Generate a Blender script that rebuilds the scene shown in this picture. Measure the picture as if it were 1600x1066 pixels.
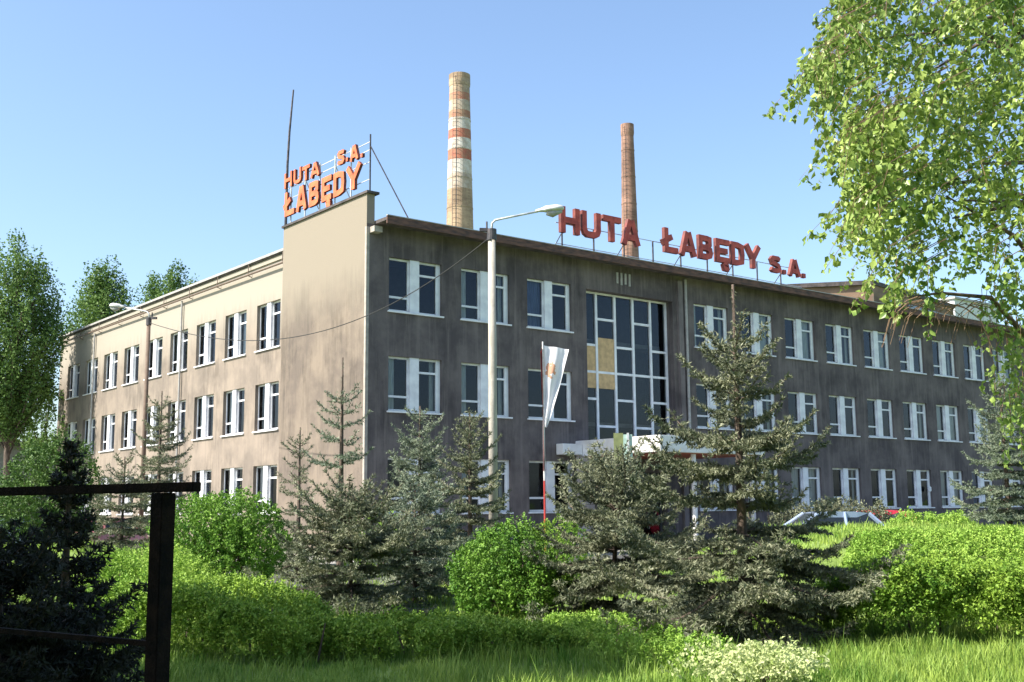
import bpy, bmesh, math, random
import numpy as np
from mathutils import Matrix, Vector

for o in list(bpy.data.objects):
    bpy.data.objects.remove(o, do_unlink=True)
SC = bpy.context.scene
COL = SC.collection
R = math.radians

# ------------------------------------------------------------------ camera
CAM = Vector((-18.714, -31.145, 0.166))
FW = Vector((0.61539877, 0.77466316, 0.14553811))
RT = Vector((0.78375192, -0.62101535, -0.00853558))
UP = Vector((-0.0837692, -0.11931856, 0.98931583))
cd = bpy.data.cameras.new('camera')
cam = bpy.data.objects.new('camera', cd)
COL.objects.link(cam)
M = Matrix.Identity(4)
for i in range(3):
    M[i][0] = RT[i]; M[i][1] = UP[i]; M[i][2] = -FW[i]; M[i][3] = CAM[i]
cam.matrix_world = M
cd.sensor_width = 36
cd.lens = 1765.9 / 1600 * 36
cd.clip_start = 0.1
cd.clip_end = 3000
SC.camera = cam

# ------------------------------------------------------------------ light
SUN_AZ = R(-74)      # from +Y towards +X
SUN_EL = R(48)
w = bpy.data.worlds.new('World')
SC.world = w
w.use_nodes = True
nt = w.node_tree
sky = nt.nodes.new('ShaderNodeTexSky')
sky.sky_type = 'NISHITA'
sky.sun_disc = False
sky.sun_elevation = SUN_EL
sky.sun_rotation = SUN_AZ
sky.air_density = 1.0
sky.dust_density = 1.8
sky.ozone_density = 3.5
tint = nt.nodes.new('ShaderNodeMix'); tint.data_type = 'RGBA'; tint.blend_type = 'MULTIPLY'
tint.inputs[0].default_value = 1.0; tint.inputs[7].default_value = (1.0, 1.0, 0.97, 1)
nt.links.new(sky.outputs[0], tint.inputs[6])
nt.links.new(tint.outputs[2], nt.nodes['Background'].inputs[0])
nt.nodes['Background'].inputs[1].default_value = 0.12
sl = bpy.data.lights.new('sun', 'SUN')
sl.energy = 4.4
sl.angle = R(0.5)
sl.color = (1.0, 0.94, 0.84)
so = bpy.data.objects.new('sun', sl)
COL.objects.link(so)
SV = Vector((math.sin(SUN_AZ) * math.cos(SUN_EL), math.cos(SUN_AZ) * math.cos(SUN_EL), math.sin(SUN_EL)))
so.rotation_euler = SV.to_track_quat('Z', 'Y').to_euler()
SC.view_settings.view_transform = 'Standard'
SC.view_settings.look = 'None'
SC.view_settings.exposure = 1.27
SC.view_settings.gamma = 1
SC.render.film_transparent = False

# ------------------------------------------------------------------ helpers
FH = Vector((FW.x, FW.y)).normalized()
RH = Vector((FH.y, -FH.x))
GZ = -1.5


def P(u, D, z=None):
    """world point on the ground that stands D metres ahead of the camera in the direction of column u"""
    lat = (u - 800) / 1766 * D
    x = CAM.x + FH.x * D + RH.x * lat
    y = CAM.y + FH.y * D + RH.y * lat
    return Vector((x, y, ground(x, y) if z is None else z))


def DL(x, y):
    dx, dy = x - CAM.x, y - CAM.y
    return dx * FH.x + dy * FH.y, dx * RH.x + dy * RH.y


def sst(a, b, v):
    t = np.clip((v - a) / (b - a), 0, 1)
    return t * t * (3 - 2 * t)


def ground(x, y):
    """height of the lawn: flat, with a low grassy bank on the right and left before the car park"""
    d, l = DL(x, y)
    h = GZ + 0.05 * np.sin(x * 0.7 + 1) * np.cos(y * 0.6) * sst(6, 12, d) * (1 - sst(24, 34, d))
    bank = sst(17.5, 21, d) * (1 - sst(29.5, 32.5, d)) * sst(3.0, 6.5, l) * 1.06
    bankl = sst(24, 27, d) * (1 - sst(32, 35, d)) * sst(7.0, 10.5, -l) * 0.72
    return h + bank + bankl


def tag(o, label=None, cat=None, group=None, kind=None):
    if label: o['label'] = label
    if cat: o['category'] = cat
    if group: o['group'] = group
    if kind: o['kind'] = kind
    return o


def empty(name, loc=(0, 0, 0), rz=0.0):
    o = bpy.data.objects.new(name, None)
    o.empty_display_size = 0.3
    COL.objects.link(o)
    o.location = loc
    o.rotation_euler = (0, 0, rz)
    return o


def copy_tree(o, parent=None):
    c = o.copy()
    COL.objects.link(c)
    c.parent = parent
    for ch in list(o.children):
        copy_tree(ch, c)
    return c


def link(name, me, parent=None, loc=(0, 0, 0)):
    o = bpy.data.objects.new(name, me)
    COL.objects.link(o)
    o.location = loc
    if parent is not None:
        o.parent = parent
    return o


def np_mesh(name, verts, faces, mat, size, smooth=False):
    """fast mesh from numpy arrays; faces: (n,size)"""
    me = bpy.data.meshes.new(name)
    verts = np.asarray(verts, dtype=np.float32)
    faces = np.asarray(faces, dtype=np.int32)
    me.vertices.add(len(verts))
    me.vertices.foreach_set('co', verts.ravel())
    me.loops.add(faces.size)
    me.loops.foreach_set('vertex_index', faces.ravel())
    me.polygons.add(len(faces))
    me.polygons.foreach_set('loop_start', np.arange(0, faces.size, size, dtype=np.int32))
    me.polygons.foreach_set('loop_total', np.full(len(faces), size, dtype=np.int32))
    me.update(calc_edges=True)
    if smooth:
        me.polygons.foreach_set('use_smooth', np.ones(len(faces), dtype=bool))
    me.materials.append(mat)
    return me


class MB:
    """collects boxes, tubes and quads for one mesh"""
    def __init__(s):
        s.v = []; s.f = []; s.m = []

    def quad(s, a, b, c, d, mi=0):
        n = len(s.v)
        s.v += [tuple(a), tuple(b), tuple(c), tuple(d)]
        s.f.append((n, n + 1, n + 2, n + 3)); s.m.append(mi)

    def box(s, x0, x1, y0, y1, z0, z1, mi=0):
        n = len(s.v)
        s.v += [(x, y, z) for z in (z0, z1) for y in (y0, y1) for x in (x0, x1)]
        for f in ((0, 2, 3, 1), (4, 5, 7, 6), (0, 1, 5, 4), (2, 6, 7, 3), (0, 4, 6, 2), (1, 3, 7, 5)):
            s.f.append(tuple(n + i for i in f)); s.m.append(mi)

    def prism(s, pts, z0, z1, mi=0):
        n = len(s.v); k = len(pts)
        s.v += [(p[0], p[1], z0) for p in pts] + [(p[0], p[1], z1) for p in pts]
        s.f.append(tuple(n + i for i in range(k))[::-1]); s.m.append(mi)
        s.f.append(tuple(n + k + i for i in range(k))); s.m.append(mi)
        for i in range(k):
            j = (i + 1) % k
            s.f.append((n + i, n + j, n + k + j, n + k + i)); s.m.append(mi)

    def tube(s, pts, rad, k=8, mi=0, cap=True):
        pts = [Vector(p) for p in pts]
        if not isinstance(rad, (list, tuple)): rad = [rad] * len(pts)
        n0 = len(s.v)
        ref = Vector((0, 0, 1))
        if abs((pts[-1] - pts[0]).normalized().z) > 0.9: ref = Vector((1, 0, 0))
        for i, p in enumerate(pts):
            t = (pts[min(i + 1, len(pts) - 1)] - pts[max(i - 1, 0)]).normalized()
            a = t.cross(ref).normalized(); b = t.cross(a)
            for j in range(k):
                an = 2 * math.pi * j / k
                s.v.append(tuple(p + (a * math.cos(an) + b * math.sin(an)) * rad[i]))
        for i in range(len(pts) - 1):
            for j in range(k):
                a = n0 + i * k + j; b = n0 + i * k + (j + 1) % k
                s.f.append((a, b, b + k, a + k)); s.m.append(mi)
        if cap:
            s.f.append(tuple(n0 + j for j in range(k))[::-1]); s.m.append(mi)
            e = n0 + (len(pts) - 1) * k
            s.f.append(tuple(e + j for j in range(k))); s.m.append(mi)

    def mesh(s, name, mats, bevel=0.0, smooth=False):
        me = bpy.data.meshes.new(name)
        me.from_pydata(s.v, [], s.f)
        if not isinstance(mats, (list, tuple)): mats = [mats]
        for m in mats: me.materials.append(m)
        me.polygons.foreach_set('material_index', np.array(s.m, dtype=np.int32))
        bm = bmesh.new(); bm.from_mesh(me)
        bmesh.ops.recalc_face_normals(bm, faces=bm.faces)
        if bevel > 0:
            bmesh.ops.bevel(bm, geom=list(bm.edges), offset=bevel, segments=2, affect='EDGES', clamp_overlap=True)
        bm.to_mesh(me); bm.free()
        if smooth:
            me.polygons.foreach_set('use_smooth', np.ones(len(me.polygons), dtype=bool))
        me.update()
        return me

    def build(s, name, mats, parent=None, loc=(0, 0, 0), bevel=0.0, smooth=False):
        return link(name, s.mesh(name, mats, bevel, smooth), parent, loc)


# ------------------------------------------------------------------ materials
def mat(name):
    m = bpy.data.materials.new(name)
    m.use_nodes = True
    return m, m.node_tree, m.node_tree.nodes['Principled BSDF']


def noise_col(name, c1, c2, scale=4.0, rough=0.85, detail=6, stretch=(1, 1, 1), bump=0.0, metallic=0.0,
              lo=0.35, hi=0.65, coord='Object', bscale=None):
    m, t, b = mat(name)
    tc = t.nodes.new('ShaderNodeTexCoord')
    mp = t.nodes.new('ShaderNodeMapping'); mp.inputs['Scale'].default_value = stretch
    nz = t.nodes.new('ShaderNodeTexNoise'); nz.inputs['Scale'].default_value = scale; nz.inputs['Detail'].default_value = detail
    cr = t.nodes.new('ShaderNodeValToRGB')
    cr.color_ramp.elements[0].position = lo; cr.color_ramp.elements[0].color = (*c1, 1)
    cr.color_ramp.elements[1].position = hi; cr.color_ramp.elements[1].color = (*c2, 1)
    t.links.new(tc.outputs[coord], mp.inputs[0]); t.links.new(mp.outputs[0], nz.inputs['Vector'])
    t.links.new(nz.outputs['Fac'], cr.inputs[0]); t.links.new(cr.outputs[0], b.inputs['Base Color'])
    b.inputs['Roughness'].default_value = rough
    b.inputs['Metallic'].default_value = metallic
    if bump:
        n2 = t.nodes.new('ShaderNodeTexNoise'); n2.inputs['Scale'].default_value = bscale or scale * 6; n2.inputs['Detail'].default_value = 4
        bp = t.nodes.new('ShaderNodeBump'); bp.inputs['Strength'].default_value = bump; bp.inputs['Distance'].default_value = 0.02
        t.links.new(tc.outputs[coord], n2.inputs['Vector'])
        t.links.new(n2.outputs['Fac'], bp.inputs['Height']); t.links.new(bp.outputs[0], b.inputs['Normal'])
    return m


def plaster(name, base, stain, streak, top=None, ztop=8.0, streak_amt=0.6):
    """weathered render: blotches, rain streaks running down, optional paler band at the top"""
    m, t, b = mat(name)
    N = t.nodes.new; L = t.links.new
    tc = N('ShaderNodeTexCoord')
    n1 = N('ShaderNodeTexNoise'); n1.inputs['Scale'].default_value = 0.55; n1.inputs['Detail'].default_value = 8; n1.inputs['Roughness'].default_value = 0.65
    L(tc.outputs['Object'], n1.inputs['Vector'])
    r1 = N('ShaderNodeValToRGB'); r1.color_ramp.elements[0].position = 0.4; r1.color_ramp.elements[1].position = 0.6
    L(n1.outputs['Fac'], r1.inputs[0])
    mx = N('ShaderNodeMix'); mx.data_type = 'RGBA'
    mx.inputs[6].default_value = (*stain, 1); mx.inputs[7].default_value = (*base, 1)
    L(r1.outputs[0], mx.inputs[0])
    mp = N('ShaderNodeMapping'); mp.inputs['Scale'].default_value = (3.2, 3.2, 0.16)
    L(tc.outputs['Object'], mp.inputs[0])
    n2 = N('ShaderNodeTexNoise'); n2.inputs['Scale'].default_value = 1.3; n2.inputs['Detail'].default_value = 7; n2.inputs['Roughness'].default_value = 0.7
    L(mp.outputs[0], n2.inputs['Vector'])
    r2 = N('ShaderNodeValToRGB'); r2.color_ramp.elements[0].position = 0.5; r2.color_ramp.elements[1].position = 0.72
    L(n2.outputs['Fac'], r2.inputs[0])
    ml = N('ShaderNodeMath'); ml.operation = 'MULTIPLY'; ml.inputs[1].default_value = streak_amt
    L(r2.outputs[0], ml.inputs[0])
    m2 = N('ShaderNodeMix'); m2.data_type = 'RGBA'; m2.inputs[7].default_value = (*streak, 1)
    L(ml.outputs[0], m2.inputs[0]); L(mx.outputs[2], m2.inputs[6])
    out = m2.outputs[2]
    mq = N('ShaderNodeMapping'); mq.inputs['Scale'].default_value = (5.0, 5.0, 0.6); mq.inputs['Location'].default_value = (3.1, 1.7, .4)
    L(tc.outputs['Object'], mq.inputs[0])
    n5 = N('ShaderNodeTexNoise'); n5.inputs['Scale'].default_value = 1.0; n5.inputs['Detail'].default_value = 9; n5.inputs['Roughness'].default_value = 0.75
    L(mq.outputs[0], n5.inputs['Vector'])
    n6 = N('ShaderNodeTexNoise'); n6.inputs['Scale'].default_value = 0.8; n6.inputs['Detail'].default_value = 5
    L(tc.outputs['Object'], n6.inputs['Vector'])
    mm6 = N('ShaderNodeMath'); mm6.operation = 'MULTIPLY'; L(n5.outputs['Fac'], mm6.inputs[0]); L(n6.outputs['Fac'], mm6.inputs[1])
    r5 = N('ShaderNodeMapRange'); r5.inputs['From Min'].default_value = 0.24; r5.inputs['From Max'].default_value = 0.36
    r5.inputs['To Min'].default_value = 1.05; r5.inputs['To Max'].default_value = 0.72
    L(mm6.outputs[0], r5.inputs['Value'])
    m6 = N('ShaderNodeMix'); m6.data_type = 'RGBA'; m6.blend_type = 'MULTIPLY'; m6.inputs[0].default_value = 1
    L(out, m6.inputs[6]); L(r5.outputs[0], m6.inputs[7]); out = m6.outputs[2]
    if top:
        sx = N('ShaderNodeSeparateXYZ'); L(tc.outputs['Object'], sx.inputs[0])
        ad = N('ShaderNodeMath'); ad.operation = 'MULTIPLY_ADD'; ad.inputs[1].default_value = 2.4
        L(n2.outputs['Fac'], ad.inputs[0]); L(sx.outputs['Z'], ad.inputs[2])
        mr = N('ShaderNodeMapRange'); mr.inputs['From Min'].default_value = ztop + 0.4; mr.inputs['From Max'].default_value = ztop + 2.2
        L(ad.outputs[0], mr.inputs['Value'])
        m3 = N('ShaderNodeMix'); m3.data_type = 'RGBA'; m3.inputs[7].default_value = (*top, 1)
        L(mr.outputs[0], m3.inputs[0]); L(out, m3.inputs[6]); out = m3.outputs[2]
    L(out, b.inputs['Base Color'])
    b.inputs['Roughness'].default_value = 0.93
    n3 = N('ShaderNodeTexNoise'); n3.inputs['Scale'].default_value = 35; n3.inputs['Detail'].default_value = 3
    L(tc.outputs['Object'], n3.inputs['Vector'])
    bp = N('ShaderNodeBump'); bp.inputs['Strength'].default_value = 0.5; bp.inputs['Distance'].default_value = 0.01
    L(n3.outputs['Fac'], bp.inputs['Height']); L(bp.outputs[0], b.inputs['Normal'])
    return m


def leafmat(name, c1, c2, trans=0.35, scale=0.9, rough=0.55, fine=9.0):
    """leaves: clump-to-clump and leaf-to-leaf colour variation, partly see-through"""
    m, t, b = mat(name)
    N = t.nodes.new; L = t.links.new
    tc = N('ShaderNodeTexCoord')
    n1 = N('ShaderNodeTexNoise'); n1.inputs['Scale'].default_value = scale; n1.inputs['Detail'].default_value = 3
    n2 = N('ShaderNodeTexNoise'); n2.inputs['Scale'].default_value = fine; n2.inputs['Detail'].default_value = 2
    L(tc.outputs['Object'], n1.inputs['Vector']); L(tc.outputs['Object'], n2.inputs['Vector'])
    av = N('ShaderNodeMath'); av.operation = 'ADD'; L(n1.outputs['Fac'], av.inputs[0]); L(n2.outputs['Fac'], av.inputs[1])
    cr = N('ShaderNodeMapRange'); cr.inputs['From Min'].default_value = 0.75; cr.inputs['From Max'].default_value = 1.25
    L(av.outputs[0], cr.inputs['Value'])
    mx = N('ShaderNodeMix'); mx.data_type = 'RGBA'; mx.inputs[6].default_value = (*c1, 1); mx.inputs[7].default_value = (*c2, 1)
    L(cr.outputs[0], mx.inputs[0])
    L(mx.outputs[2], b.inputs['Base Color'])
    b.inputs['Roughness'].default_value = rough
    b.inputs['Specular IOR Level'].default_value = 0.25
    tr = N('ShaderNodeBsdfTranslucent'); L(mx.outputs[2], tr.inputs['Color'])
    ms = N('ShaderNodeMixShader'); ms.inputs[0].default_value = trans
    out = t.nodes['Material Output']
    L(b.outputs[0], ms.inputs[1]); L(tr.outputs[0], ms.inputs[2]); L(ms.outputs[0], out.inputs['Surface'])
    return m


def plain(name, c, rough=0.6, metallic=0.0, var=0.25, scale=6.0):
    d = tuple(v * (1 - var) for v in c)
    return noise_col(name, d, c, scale=scale, rough=rough, metallic=metallic)


def glassmat(name):
    m, t, b = mat(name)
    N = t.nodes.new; L = t.links.new
    tc = N('ShaderNodeTexCoord')
    n = N('ShaderNodeTexNoise'); n.inputs['Scale'].default_value = 1.1; n.inputs['Detail'].default_value = 1
    bp = N('ShaderNodeBump'); bp.inputs['Strength'].default_value = 0.12; bp.inputs['Distance'].default_value = 0.05
    L(tc.outputs['Object'], n.inputs['Vector']); L(n.outputs['Fac'], bp.inputs['Height'])
    tr = N('ShaderNodeBsdfTransparent'); tr.inputs['Color'].default_value = (0.68, 0.72, 0.74, 1)
    gl = N('ShaderNodeBsdfGlossy'); gl.inputs['Roughness'].default_value = 0.02; L(bp.outputs[0], gl.inputs['Normal'])
    gl.inputs['Color'].default_value = (0.64, 0.7, 0.8, 1)
    fr = N('ShaderNodeFresnel'); fr.inputs['IOR'].default_value = 1.5; L(bp.outputs[0], fr.inputs['Normal'])
    ms = N('ShaderNodeMixShader'); L(fr.outputs[0], ms.inputs[0]); L(tr.outputs[0], ms.inputs[1]); L(gl.outputs[0], ms.inputs[2])
    L(ms.outputs[0], t.nodes['Material Output'].inputs['Surface'])
    return m


def brickmat(name, c1, c2, mortar, scale=1.0, bw=0.25, rh=0.075, rough=0.9):
    m, t, b = mat(name)
    N = t.nodes.new; L = t.links.new
    tc = N('ShaderNodeTexCoord')
    sx = N('ShaderNodeSeparateXYZ'); L(tc.outputs['Object'], sx.inputs[0])
    ad = N('ShaderNodeMath'); ad.operation = 'ADD'; L(sx.outputs['X'], ad.inputs[0]); L(sx.outputs['Y'], ad.inputs[1])
    cb = N('ShaderNodeCombineXYZ'); L(ad.outputs[0], cb.inputs['X']); L(sx.outputs['Z'], cb.inputs['Y'])
    br = N('ShaderNodeTexBrick'); br.inputs['Scale'].default_value = scale
    br.inputs['Color1'].default_value = (*c1, 1); br.inputs['Color2'].default_value = (*c2, 1); br.inputs['Mortar'].default_value = (*mortar, 1)
    br.inputs['Brick Width'].default_value = bw; br.inputs['Row Height'].default_value = rh; br.inputs['Mortar Size'].default_value = 0.012
    L(cb.outputs[0], br.inputs['Vector'])
    n1 = N('ShaderNodeTexNoise'); n1.inputs['Scale'].default_value = 0.5; n1.inputs['Detail'].default_value = 6
    L(tc.outputs['Object'], n1.inputs['Vector'])
    mr = N('ShaderNodeMapRange'); mr.inputs['From Min'].default_value = 0.3; mr.inputs['From Max'].default_value = 0.7
    mr.inputs['To Min'].default_value = 0.5; mr.inputs['To Max'].default_value = 1.2
    L(n1.outputs['Fac'], mr.inputs['Value'])
    mu = N('ShaderNodeMix'); mu.data_type = 'RGBA'; mu.blend_type = 'MULTIPLY'; mu.inputs[0].default_value = 1
    L(br.outputs['Color'], mu.inputs[6]); L(mr.outputs[0], mu.inputs[7])
    L(mu.outputs[2], b.inputs['Base Color']); b.inputs['Roughness'].default_value = rough
    return m


PL_FRONT = plaster('sooty grey plaster', (0.15, 0.125, 0.12), (0.078, 0.064, 0.066), (0.24, 0.2, 0.185), streak_amt=0.6)
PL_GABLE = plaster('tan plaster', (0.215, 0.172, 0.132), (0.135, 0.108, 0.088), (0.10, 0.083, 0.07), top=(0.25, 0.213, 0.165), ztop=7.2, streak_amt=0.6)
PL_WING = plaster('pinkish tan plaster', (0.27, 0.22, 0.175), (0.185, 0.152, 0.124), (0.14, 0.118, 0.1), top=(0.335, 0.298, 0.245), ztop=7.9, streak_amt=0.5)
PALECORNER = plain('pale corner tone', (0.42, 0.37, 0.32), 0.8)
INTERIOR = plain('dim room', (0.035, 0.033, 0.036), 0.95)
WHITE = noise_col('white window paint', (0.66, 0.66, 0.7), (0.84, 0.84, 0.86), scale=2.5, rough=0.5)
SILL = plain('sill', (0.5, 0.46, 0.42), 0.7)
CURT = noise_col('net curtain', (0.5, 0.5, 0.52), (0.85, 0.85, 0.82), scale=6, stretch=(7, 7, 0.35), rough=0.95)
CURTB = noise_col('blue curtain', (0.08, 0.11, 0.24), (0.2, 0.26, 0.45), scale=6, stretch=(7, 7, 0.35), rough=0.95)
TANREFL = plain('tan reflection tone', (0.62, 0.42, 0.22), 0.9)  # flat tan for the reflection in the stairwell glass
GLASS = glassmat('window glass')
ROOFM = noise_col('tar roof', (0.05, 0.045, 0.045), (0.11, 0.09, 0.085), scale=3, rough=0.9)
FASCIA = noise_col('rusty fascia', (0.055, 0.035, 0.032), (0.17, 0.085, 0.06), scale=2.5, stretch=(1, 1, 4), rough=0.85)
EDGE = plain('worn roof flashing', (0.42, 0.40, 0.38), 0.6)
GUTTER = plain('brown gutter', (0.17, 0.12, 0.09), 0.6)
CANOPYM = noise_col('white canopy paint', (0.66, 0.62, 0.58), (0.84, 0.82, 0.8), scale=1.5, rough=0.7)
SOFFIT = plain('red bounce soffit', (0.45, 0.13, 0.07), 0.8)  # reddish bounce light under the canopy put into the colour
PIERM = brickmat('whitewashed brick', (0.56, 0.5, 0.48), (0.42, 0.36, 0.35), (0.24, 0.2, 0.2), bw=0.5, rh=0.24)
RED = noise_col('weathered red sign paint', (0.30, 0.035, 0.02), (0.52, 0.075, 0.04), scale=3, rough=0.55)
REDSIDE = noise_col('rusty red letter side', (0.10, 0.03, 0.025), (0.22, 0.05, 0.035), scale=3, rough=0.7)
ORANGE = noise_col('orange sign paint', (0.52, 0.10, 0.03), (0.74, 0.18, 0.06), scale=3, rough=0.5)
DARKMETAL = noise_col('dark steel', (0.03, 0.03, 0.035), (0.09, 0.08, 0.085), scale=6, rough=0.6, metallic=0.3)
PALEMETAL = noise_col('pale steel', (0.45, 0.45, 0.46), (0.7, 0.7, 0.7), scale=6, rough=0.5, metallic=0.2)
CONC = noise_col('concrete pole', (0.30, 0.275, 0.23), (0.46, 0.42, 0.36), scale=2.5, rough=0.9, bump=0.3, stretch=(3, 3, 0.6))
BLACKPAINT = noise_col('black fence paint', (0.003, 0.003, 0.004), (0.014, 0.009, 0.008), scale=14, rough=0.9, bump=0.4)
BLACKPAINT.node_tree.nodes['Principled BSDF'].inputs['Specular IOR Level'].default_value = .12
CABLE = plain('cable', (0.03, 0.03, 0.03), 0.7)
BARK = noise_col('bark', (0.055, 0.04, 0.03), (0.15, 0.11, 0.085), scale=5, stretch=(3, 3, 0.6), rough=0.95, bump=0.6)
TWIG = noise_col('reddish twig bark', (0.13, 0.08, 0.05), (0.25, 0.16, 0.10), scale=6, rough=0.9)
GROUNDM = noise_col('lawn soil and turf', (0.075, 0.12, 0.022), (0.17, 0.25, 0.045), scale=0.7, rough=0.95, bump=0.6, bscale=12)
ASPH = noise_col('asphalt', (0.05, 0.05, 0.052), (0.085, 0.083, 0.08), scale=3, rough=0.9, bump=0.3)
PAVE = noise_col('paving', (0.24, 0.23, 0.21), (0.34, 0.32, 0.29), scale=2, rough=0.9)
GRASSM = leafmat('meadow grass', (0.09, 0.2, 0.025), (0.37, 0.48, 0.095), 0.25, scale=0.45, fine=3)
HEDGEM = leafmat('hedge leaves', (0.085, 0.20, 0.02), (0.29, 0.43, 0.06), 0.22, scale=0.8)
HEDGEY = leafmat('yellow green hedge leaves', (0.16, 0.31, 0.035), (0.38, 0.54, 0.10), 0.25, scale=0.8)
BUSHM = leafmat('round bush leaves', (0.06, 0.16, 0.018), (0.22, 0.38, 0.055), 0.2, scale=1.2)
SHRUBD = leafmat('shrub leaves', (0.035, 0.09, 0.018), (0.12, 0.2, 0.045), 0.2, scale=0.8)
PALEM = leafmat('pale flowering leaves', (0.36, 0.46, 0.15), (0.72, 0.76, 0.42), 0.35, scale=3)
POPLAR = leafmat('poplar leaves', (0.06, 0.125, 0.03), (0.17, 0.27, 0.065), 0.3, scale=0.35, fine=2)
BIRCH = leafmat('light birch leaves', (0.10, 0.19, 0.035), (0.40, 0.5, 0.13), 0.25, scale=1.6, rough=0.35)
NEEDLE = leafmat('grey green needles', (0.045, 0.068, 0.038), (0.28, 0.29, 0.18), 0.15, scale=1.5, rough=0.5, fine=11)
NEEDLEB = leafmat('blue spruce needles', (0.08, 0.115, 0.08), (0.27, 0.31, 0.21), 0.12, scale=1.5, rough=0.5, fine=11)
NEEDLED = leafmat('shade darkened needles', (0.012, 0.018, 0.014), (0.04, 0.045, 0.03), 0.1, scale=1.5, rough=0.7, fine=14)  # needle colour darkened for the spruces standing in shade

# ------------------------------------------------------------------ ground
rng = np.random.default_rng(7)
xs = np.unique(np.concatenate([np.linspace(-900, -60, 12), np.arange(-60, 70, 1.0), np.linspace(70, 1200, 14)]))
ys = np.unique(np.concatenate([np.linspace(-700, -50, 10), np.arange(-50, 70, 1.0), np.linspace(70, 1300, 14)]))
gx, gy = np.meshgrid(xs, ys)
gz = ground(gx, gy)
V = np.stack([gx, gy, gz], -1).reshape(-1, 3)
nx_, ny_ = len(xs), len(ys)
ii, jj = np.meshgrid(np.arange(nx_ - 1), np.arange(ny_ - 1))
a = (jj * nx_ + ii).ravel()
F = np.stack([a, a + 1, a + 1 + nx_, a + nx_], -1)
tag(link('ground', np_mesh('ground', V, F, GROUNDM, 4, True)), 'grassy ground sloping gently below the hedges', kind='structure')

mb = MB()   # car park / road along the facade, wraps the corner
mb.box(-9.5, 60, -10.2, -3.2, GZ - 0.3, GZ + 0.055)
mb.box(-9.5, -3.2, -3.2, 60, GZ - 0.3, GZ + 0.0551)
tag(mb.build('road', ASPH), 'dark asphalt yard running round the office block', kind='structure')
mb = MB()
mb.box(-3.2, 60, -3.2, -0.05, GZ - 0.3, GZ + 0.17)
mb.box(-3.2, -0.05, -0.05, 60, GZ - 0.3, GZ + 0.1701)
tag(mb.build('pavement', PAVE), 'raised paving strip at the foot of the building', kind='structure')

# ------------------------------------------------------------------ office building
WT = 8.38      # window head of the top floor
FLOORS = [0.0, 3.3, 6.6]
WH = 1.8
bld = empty('office_building', (0, 0, 0))
tag(bld, 'three storey factory office block with sooty grey front, sunlit tan gable and side wing', 'building')


def wall_grid(mb, width, z0, z1, openings, depth=0.2, room=1.1, axis='F', org=(0, 0), clip=None):
    """a wall face in the local x-z plane facing local -y with rectangular openings (x0,x1,z0,z1), reveals and a dim room behind"""
    def T(x, y, z):
        if axis == 'F': return (org[0] + x, org[1] + y, z)
        return (org[0] + y, org[1] - x, z)      # facing -X, local x runs to -Y
    xsb = sorted({0, width} | {o[0] for o in openings} | {o[1] for o in openings})
    zsb = sorted({z0, z1} | {o[2] for o in openings} | {o[3] for o in openings})
    for i in range(len(xsb) - 1):
        for j in range(len(zsb) - 1):
            xa, xb, za, zb = xsb[i], xsb[i + 1], zsb[j], zsb[j + 1]
            xm, zm = (xa + xb) / 2, (za + zb) / 2
            if any(o[0] < xm < o[1] and o[2] < zm < o[3] for o in openings): continue
            mb.quad(T(xa, 0, za), T(xb, 0, za), T(xb, 0, zb), T(xa, 0, zb), 0)
    for o in openings:
        x0, x1, a0, a1 = o[:4]
        d = o[4] if len(o) > 4 else depth
        mb.quad(T(x0, 0, a0), T(x0, 0, a1), T(x0, d, a1), T(x0, d, a0), 0)
        mb.quad(T(x1, 0, a0), T(x1, d, a0), T(x1, d, a1), T(x1, 0, a1), 0)
        mb.quad(T(x0, 0, a0), T(x0, d, a0), T(x1, d, a0), T(x1, 0, a0), 0)
        mb.quad(T(x0, 0, a1), T(x1, 0, a1), T(x1, d, a1), T(x0, d, a1), 0)
        r = d + room
        mb.quad(T(x0, d, a0), T(x0, d, a1), T(x0, r, a1), T(x0, r, a0), 1)
        mb.quad(T(x1, d, a0), T(x1, r, a0), T(x1, r, a1), T(x1, d, a1), 1)
        mb.quad(T(x0, d, a0), T(x0, r, a0), T(x1, r, a0), T(x1, d, a0), 1)
        mb.quad(T(x0, d, a1), T(x1, d, a1), T(x1, r, a1), T(x0, r, a1), 1)
        mb.quad(T(x0, r, a0), T(x0, r, a1), T(x1, r, a1), T(x1, r, a0), 1)


FX = [2.983 + 2.939 * k - 2.11 for k in (0, 1, 2, 5, 6, 7, 8, 9, 10, 11, 12, 13)]
FRONT_W = 43.0
ops = []
for z in FLOORS:
    for x in FX: ops.append((x, x + 2.11, z, z + WH))
ST = (9.62, 14.32, 2.15, 8.33, 0.5)
ops.append(ST)
ops.append((10.2, 13.7, GZ + 0.17, 1.45, 0.35))       # entrance under the canopy
mb = MB()
wall_grid(mb, FRONT_W, GZ - 0.4, 9.42, ops)
front = mb.build('front_wall', [PL_FRONT, INTERIOR], bld)
front['label'] = 'soot darkened grey brown plaster front wall in shade'

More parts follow.
